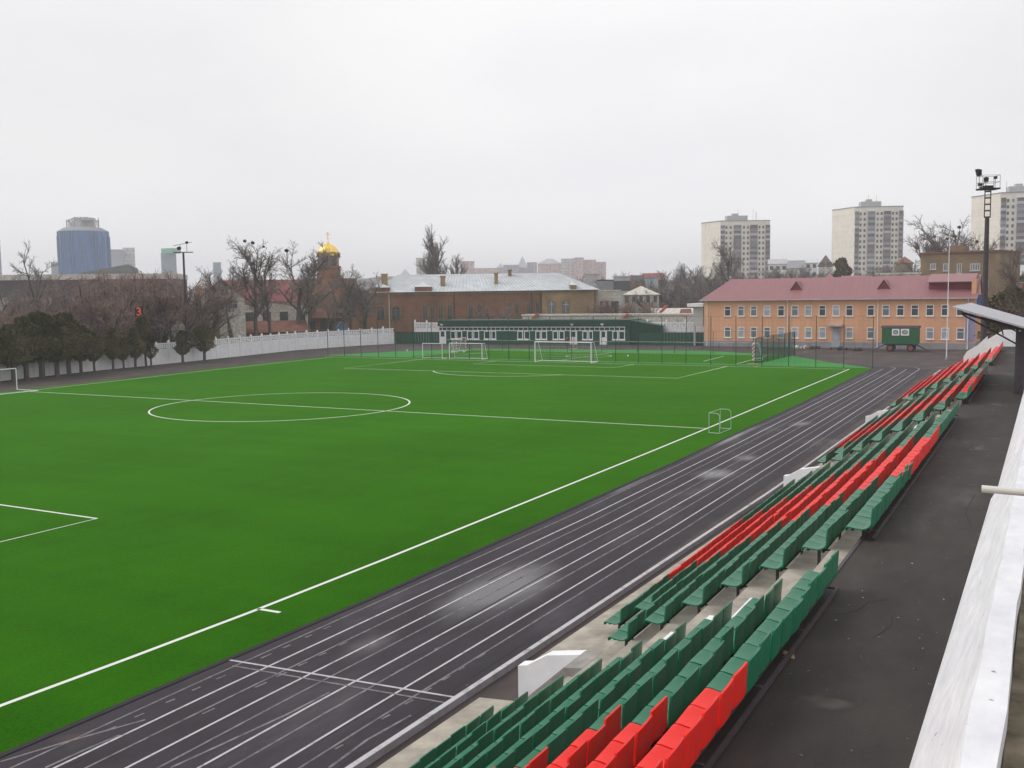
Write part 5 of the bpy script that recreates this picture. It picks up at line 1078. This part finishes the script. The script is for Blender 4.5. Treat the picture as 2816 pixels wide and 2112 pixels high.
# ------------------------------------------------------------------ two people by the hut
def person(x, y, face, label, top, legs, hair, seed, lean=0):
    q = random.Random(seed); r = empty('person', (x, y, 0), label, 'person'); r.rotation_euler.z = face
    V = [(0, 0, .93), (0, 0, 1.12), (0, .01, 1.36), (0, 0, 1.47), (0, .0, 1.55), (0, .01, 1.66), (-.17, 0, 1.40), (-.24, .02, 1.13), (-.22, -.10, .90), (-.215, -.13, .81), (.17, 0, 1.40), (.24, .03, 1.13), (.21, -.12, .92), (.205, -.15, .83),
         (-.09, 0, .88), (-.10, -.02, .48), (-.11, .03, .09), (-.12, -.12, .035), (.09, 0, .88), (.11, -.03, .48), (.12, .02, .09), (.13, -.13, .035), (0, -.01, 1.72)]
    E_ = [(0, 1), (1, 2), (2, 3), (3, 4), (4, 5), (5, 22), (2, 6), (6, 7), (7, 8), (8, 9), (2, 10), (10, 11), (11, 12), (12, 13), (0, 14), (14, 15), (15, 16), (16, 17), (0, 18), (18, 19), (19, 20), (20, 21)]
    rad = [.15, .15, .17, .07, .055, .10, .075, .055, .04, .035, .075, .055, .04, .035, .10, .07, .05, .04, .10, .07, .05, .04, .085]
    def sk(name, idx, grow, m, parent):
        mp = {v: i for i, v in enumerate(idx)}; me = bpy.data.meshes.new(name); me.from_pydata([V[i] for i in idx], [(mp[a], mp[b]) for a, b in E_ if a in mp and b in mp], []); o = bpy.data.objects.new(name, me); COL.objects.link(o)
        md = o.modifiers.new('skin', 'SKIN'); sv = me.skin_vertices[0].data
        for i, k in enumerate(idx): sv[i].radius = (rad[k]+grow, rad[k]*.85+grow)
        sv[0].use_root = True; o.modifiers.new('sub', 'SUBSURF').levels = 1; o.modifiers['sub'].render_levels = 1; o.parent = parent; me.materials.append(m); return o
    b = sk('body', list(range(23)), 0, M_skin, r); sk('jacket', [0, 1, 2, 6, 7, 8, 10, 11, 12], .022, top, r); sk('trousers', [0, 14, 15, 16, 18, 19, 20], .018, legs, r)
    m = MB(); m.blob((0, .03, 1.735), .115, 2, 2, .05, (1, 1.05, .9)); h = m.mesh('hair', hair); o = bpy.data.objects.new('hair', h); COL.objects.link(o); o.parent = r
    m = MB(); m.blob((0, -.105, 1.665), .022, 1, 1, 0)
    for s in (-1, 1): m.blob((s*.1, .0, 1.67), .022, 1, 1, 0, (.5, 1, 1.4))
    o = bpy.data.objects.new('face', m.mesh('face', M_skin)); COL.objects.link(o); o.parent = r
    for s, w, xx in ((-1, 9, -.215), (1, 13, .205)):
        m = MB(); c = V[w]; m.blob((c[0], c[1], c[2]), .04, 3, 1, .05, (.6, 1, 1.1))
        for k in range(4): m.tube((c[0]+(k-1.5)*.012, c[1]-.01, c[2]-.03), (c[0]+(k-1.5)*.013, c[1]-.035, c[2]-.10+abs(k-1.5)*.008), .009, .007, 5)
        m.tube((c[0]-s*.02, c[1]-.02, c[2]+.01), (c[0]-s*.035, c[1]-.05, c[2]-.04), .010, .008, 5); o = bpy.data.objects.new('hand', m.mesh('hand', M_skin)); COL.objects.link(o); o.parent = r
p = bz(1560, 956); person(p[0], p[1], .4, 'person in a rust-brown jacket and dark trousers walking by the hut', mat('brown_jacket', (.20, .075, .035)), M_steel, M_hair, 1)
p = bz(1577, 955); person(p[0], p[1], -.5, 'person in a pale grey top and light trousers by the hut door', mat('pale_top', (.45, .44, .47)), mat('pale_trousers', (.36, .36, .38)), M_hair, 2)
# ------------------------------------------------------------------ small things lying about
def ball(u, v, lab): p = bz(u, v); m = MB(); m.blob((p[0], p[1], .12), .12, 1, 2, 0); m.build('football', M_white, label=lab, cat='ball')
ball(1120, 966, 'white football on the light green strip behind the left goals'); ball(1276, 970, 'white football on the small pitch behind the netted training goal'); ball(1727, 981, 'white football on the small pitch right of the main goal')
for u, v, lab in ((2066, 1004, 'yellowish board lying by the corner post of the small pitch'), (1577, 960, 'yellowish bench board behind the main goal')):
    p = bz(u, v); p[1] = max(p[1], 52.9) if u > 2000 else p[1]; m = MB(); m.box(p[0]-.6, p[1]-.15, .03, p[0]+.6, p[1]+.15, .12).box(p[0]-.5, p[1]-.1, 0, p[0]-.4, p[1]+.1, .03).box(p[0]+.4, p[1]-.1, 0, p[0]+.5, p[1]+.1, .03); m.build('board', mat('yellow_wood', (.5, .36, .2)), label=lab, cat='board')
m = MB(); q = random.Random(21)
for i in range(300):
    if q.random() < .5: x, y, z = q.uniform(49.35, 50.95), q.uniform(-53, -15), 4.304
    else: x, y, z = q.gauss(41.75, .35), q.uniform(-50, 20), .006
    if z < 1 and x > 42.25: continue
    x += wx(y) if z > 1 else 0; s = q.uniform(.008, .026); a = q.uniform(0, 6.28); c, d = math.cos(a)*s, math.sin(a)*s; m.cur = q.choice([0, 1, 1, 1, 0, 2]); m.poly([(x-c, y-d, z), (x+d*.5, y-c*.5, z+q.uniform(.003, .015)), (x+c, y+d, z), (x-d*.5, y+c*.5, z+q.uniform(.003, .015))])
m.build('leaf_litter', [mat('tan_leaf', (.35, .25, .14)), mat('brown_leaf', (.17, .10, .06)), mat('paper_scrap', (.5, .48, .44))], kind='stuff', label='dead leaves and scraps scattered on the walkway and track edge', cat='leaf litter')
p = bz(1700+920/1.982, 1400+805/1.982, 4.305); m = MB(); q = random.Random(2)
for i in range(5): m.poly([(p[0]+q.gauss(0, .04), p[1]+q.gauss(0, .05), p[2]+.002+q.uniform(0, .03)) for _ in range(4)])
m.build('dead_leaf', bpy.data.materials['tan_leaf'], label='largest tan dead leaf lying on the walkway beside the top row', cat='leaf')

# ------------------------------------------------------------------ light, sky, air
SUN_EL, SUN_AZ = R(42), R(108)       # azimuth measured from +y towards -x
sd = bpy.data.lights.new('sun', 'SUN'); sd.energy = 1.5; sd.angle = R(32); sd.color = (1, .97, .93); so = bpy.data.objects.new('sun', sd); COL.objects.link(so)
dv = Vector((-math.sin(SUN_AZ)*math.cos(SUN_EL), math.cos(SUN_AZ)*math.cos(SUN_EL), math.sin(SUN_EL))); so.rotation_euler = dv.to_track_quat('Z', 'Y').to_euler()
W = bpy.data.worlds.new('World'); S.world = W; W.use_nodes = True; N = W.node_tree.nodes; L = W.node_tree.links
bg = N['Background']; sk_ = N.new('ShaderNodeTexSky'); sk_.sky_type = 'NISHITA'; sk_.sun_disc = False; sk_.sun_elevation = SUN_EL; sk_.sun_rotation = -SUN_AZ; sk_.air_density = 2; sk_.dust_density = 6
sc = N.new('ShaderNodeMix'); sc.data_type = 'RGBA'; sc.blend_type = 'MULTIPLY'; sc.inputs[0].default_value = 1; sc.inputs[7].default_value = (.1, .1, .1, 1); L.new(sk_.outputs[0], sc.inputs[6])
tc = N.new('ShaderNodeTexCoord'); mp = N.new('ShaderNodeMapping'); mp.inputs['Scale'].default_value = (1.0, 1.0, 3.2); mp.inputs['Location'].default_value = (3.1, .4, .2); L.new(tc.outputs['Generated'], mp.inputs[0])
nz = N.new('ShaderNodeTexNoise'); nz.inputs['Scale'].default_value = 2.1; nz.inputs['Detail'].default_value = 6; nz.inputs['Roughness'].default_value = .52; nz.inputs['Distortion'].default_value = .35; L.new(mp.outputs[0], nz.inputs['Vector'])
rp = N.new('ShaderNodeValToRGB'); rp.color_ramp.elements[0].position = .32; rp.color_ramp.elements[1].position = .68; rp.color_ramp.elements[0].color = (.90, .90, .94, 1); rp.color_ramp.elements[1].color = (1.01, .995, 1.0, 1); L.new(nz.outputs['Fac'], rp.inputs[0])
# brightness added to the cloud colour, low ahead of the camera
dt = N.new('ShaderNodeVectorMath'); dt.operation = 'DOT_PRODUCT'; L.new(tc.outputs['Generated'], dt.inputs[0]); gd = Vector((-math.sin(R(22))*math.cos(R(11)), math.cos(R(22))*math.cos(R(11)), math.sin(R(11)))); dt.inputs[1].default_value = gd
mr = N.new('ShaderNodeMapRange'); mr.inputs['From Min'].default_value = .93; mr.inputs['From Max'].default_value = 1; mr.inputs['To Min'].default_value = .0; mr.inputs['To Max'].default_value = .085; mr.interpolation_type = 'SMOOTHSTEP'; L.new(dt.outputs['Value'], mr.inputs['Value'])
ad = N.new('ShaderNodeMix'); ad.data_type = 'RGBA'; ad.blend_type = 'ADD'; ad.inputs[0].default_value = 1; L.new(rp.outputs[0], ad.inputs[6]); L.new(mr.outputs[0], ad.inputs[7])
mx = N.new('ShaderNodeMix'); mx.data_type = 'RGBA'; mx.inputs[0].default_value = .94; L.new(sc.outputs[2], mx.inputs[6]); L.new(ad.outputs[2], mx.inputs[7]); 
sx = N.new('ShaderNodeSeparateXYZ'); L.new(tc.outputs['Generated'], sx.inputs[0]); hr = N.new('ShaderNodeMapRange'); hr.inputs['From Min'].default_value = .0; hr.inputs['From Max'].default_value = .16; hr.inputs['To Min'].default_value = .16; hr.inputs['To Max'].default_value = 0; hr.interpolation_type = 'SMOOTHSTEP'; L.new(sx.outputs[2], hr.inputs['Value'])
ah = N.new('ShaderNodeMix'); ah.data_type = 'RGBA'; ah.blend_type = 'ADD'; ah.inputs[0].default_value = 1; L.new(mx.outputs[2], ah.inputs[6]); L.new(hr.outputs[0], ah.inputs[7]); L.new(ah.outputs[2], bg.inputs['Color']); bg.inputs['Strength'].default_value = 1.0
hm = bpy.data.materials.new('haze_air'); hm.use_nodes = True; hn = hm.node_tree.nodes; hl = hm.node_tree.links
hn.remove(hn['Principled BSDF']); pv = hn.new('ShaderNodeVolumePrincipled'); pv.inputs['Color'].default_value = (.94, .96, 1.0, 1); pv.inputs['Density'].default_value = HAZE; pv.inputs['Anisotropy'].default_value = .1; hl.new(pv.outputs[0], hn['Material Output'].inputs['Volume'])
if HAZE > 0: MB().box(-2700, -450, -4, 2700, 3700, 130).build('haze', hm, kind='stuff', label='thin pale winter haze fading the far skyline', cat='haze')
S.view_settings.view_transform = 'Standard'; S.view_settings.look = 'None'; S.view_settings.exposure = 0; S.view_settings.gamma = 1
S.cycles.max_bounces = 6; S.cycles.transparent_max_bounces = 16; S.cycles.volume_bounces = 2
S.render.film_transparent = False
for me in list(bpy.data.meshes):
    if me.users == 0: bpy.data.meshes.remove(me)
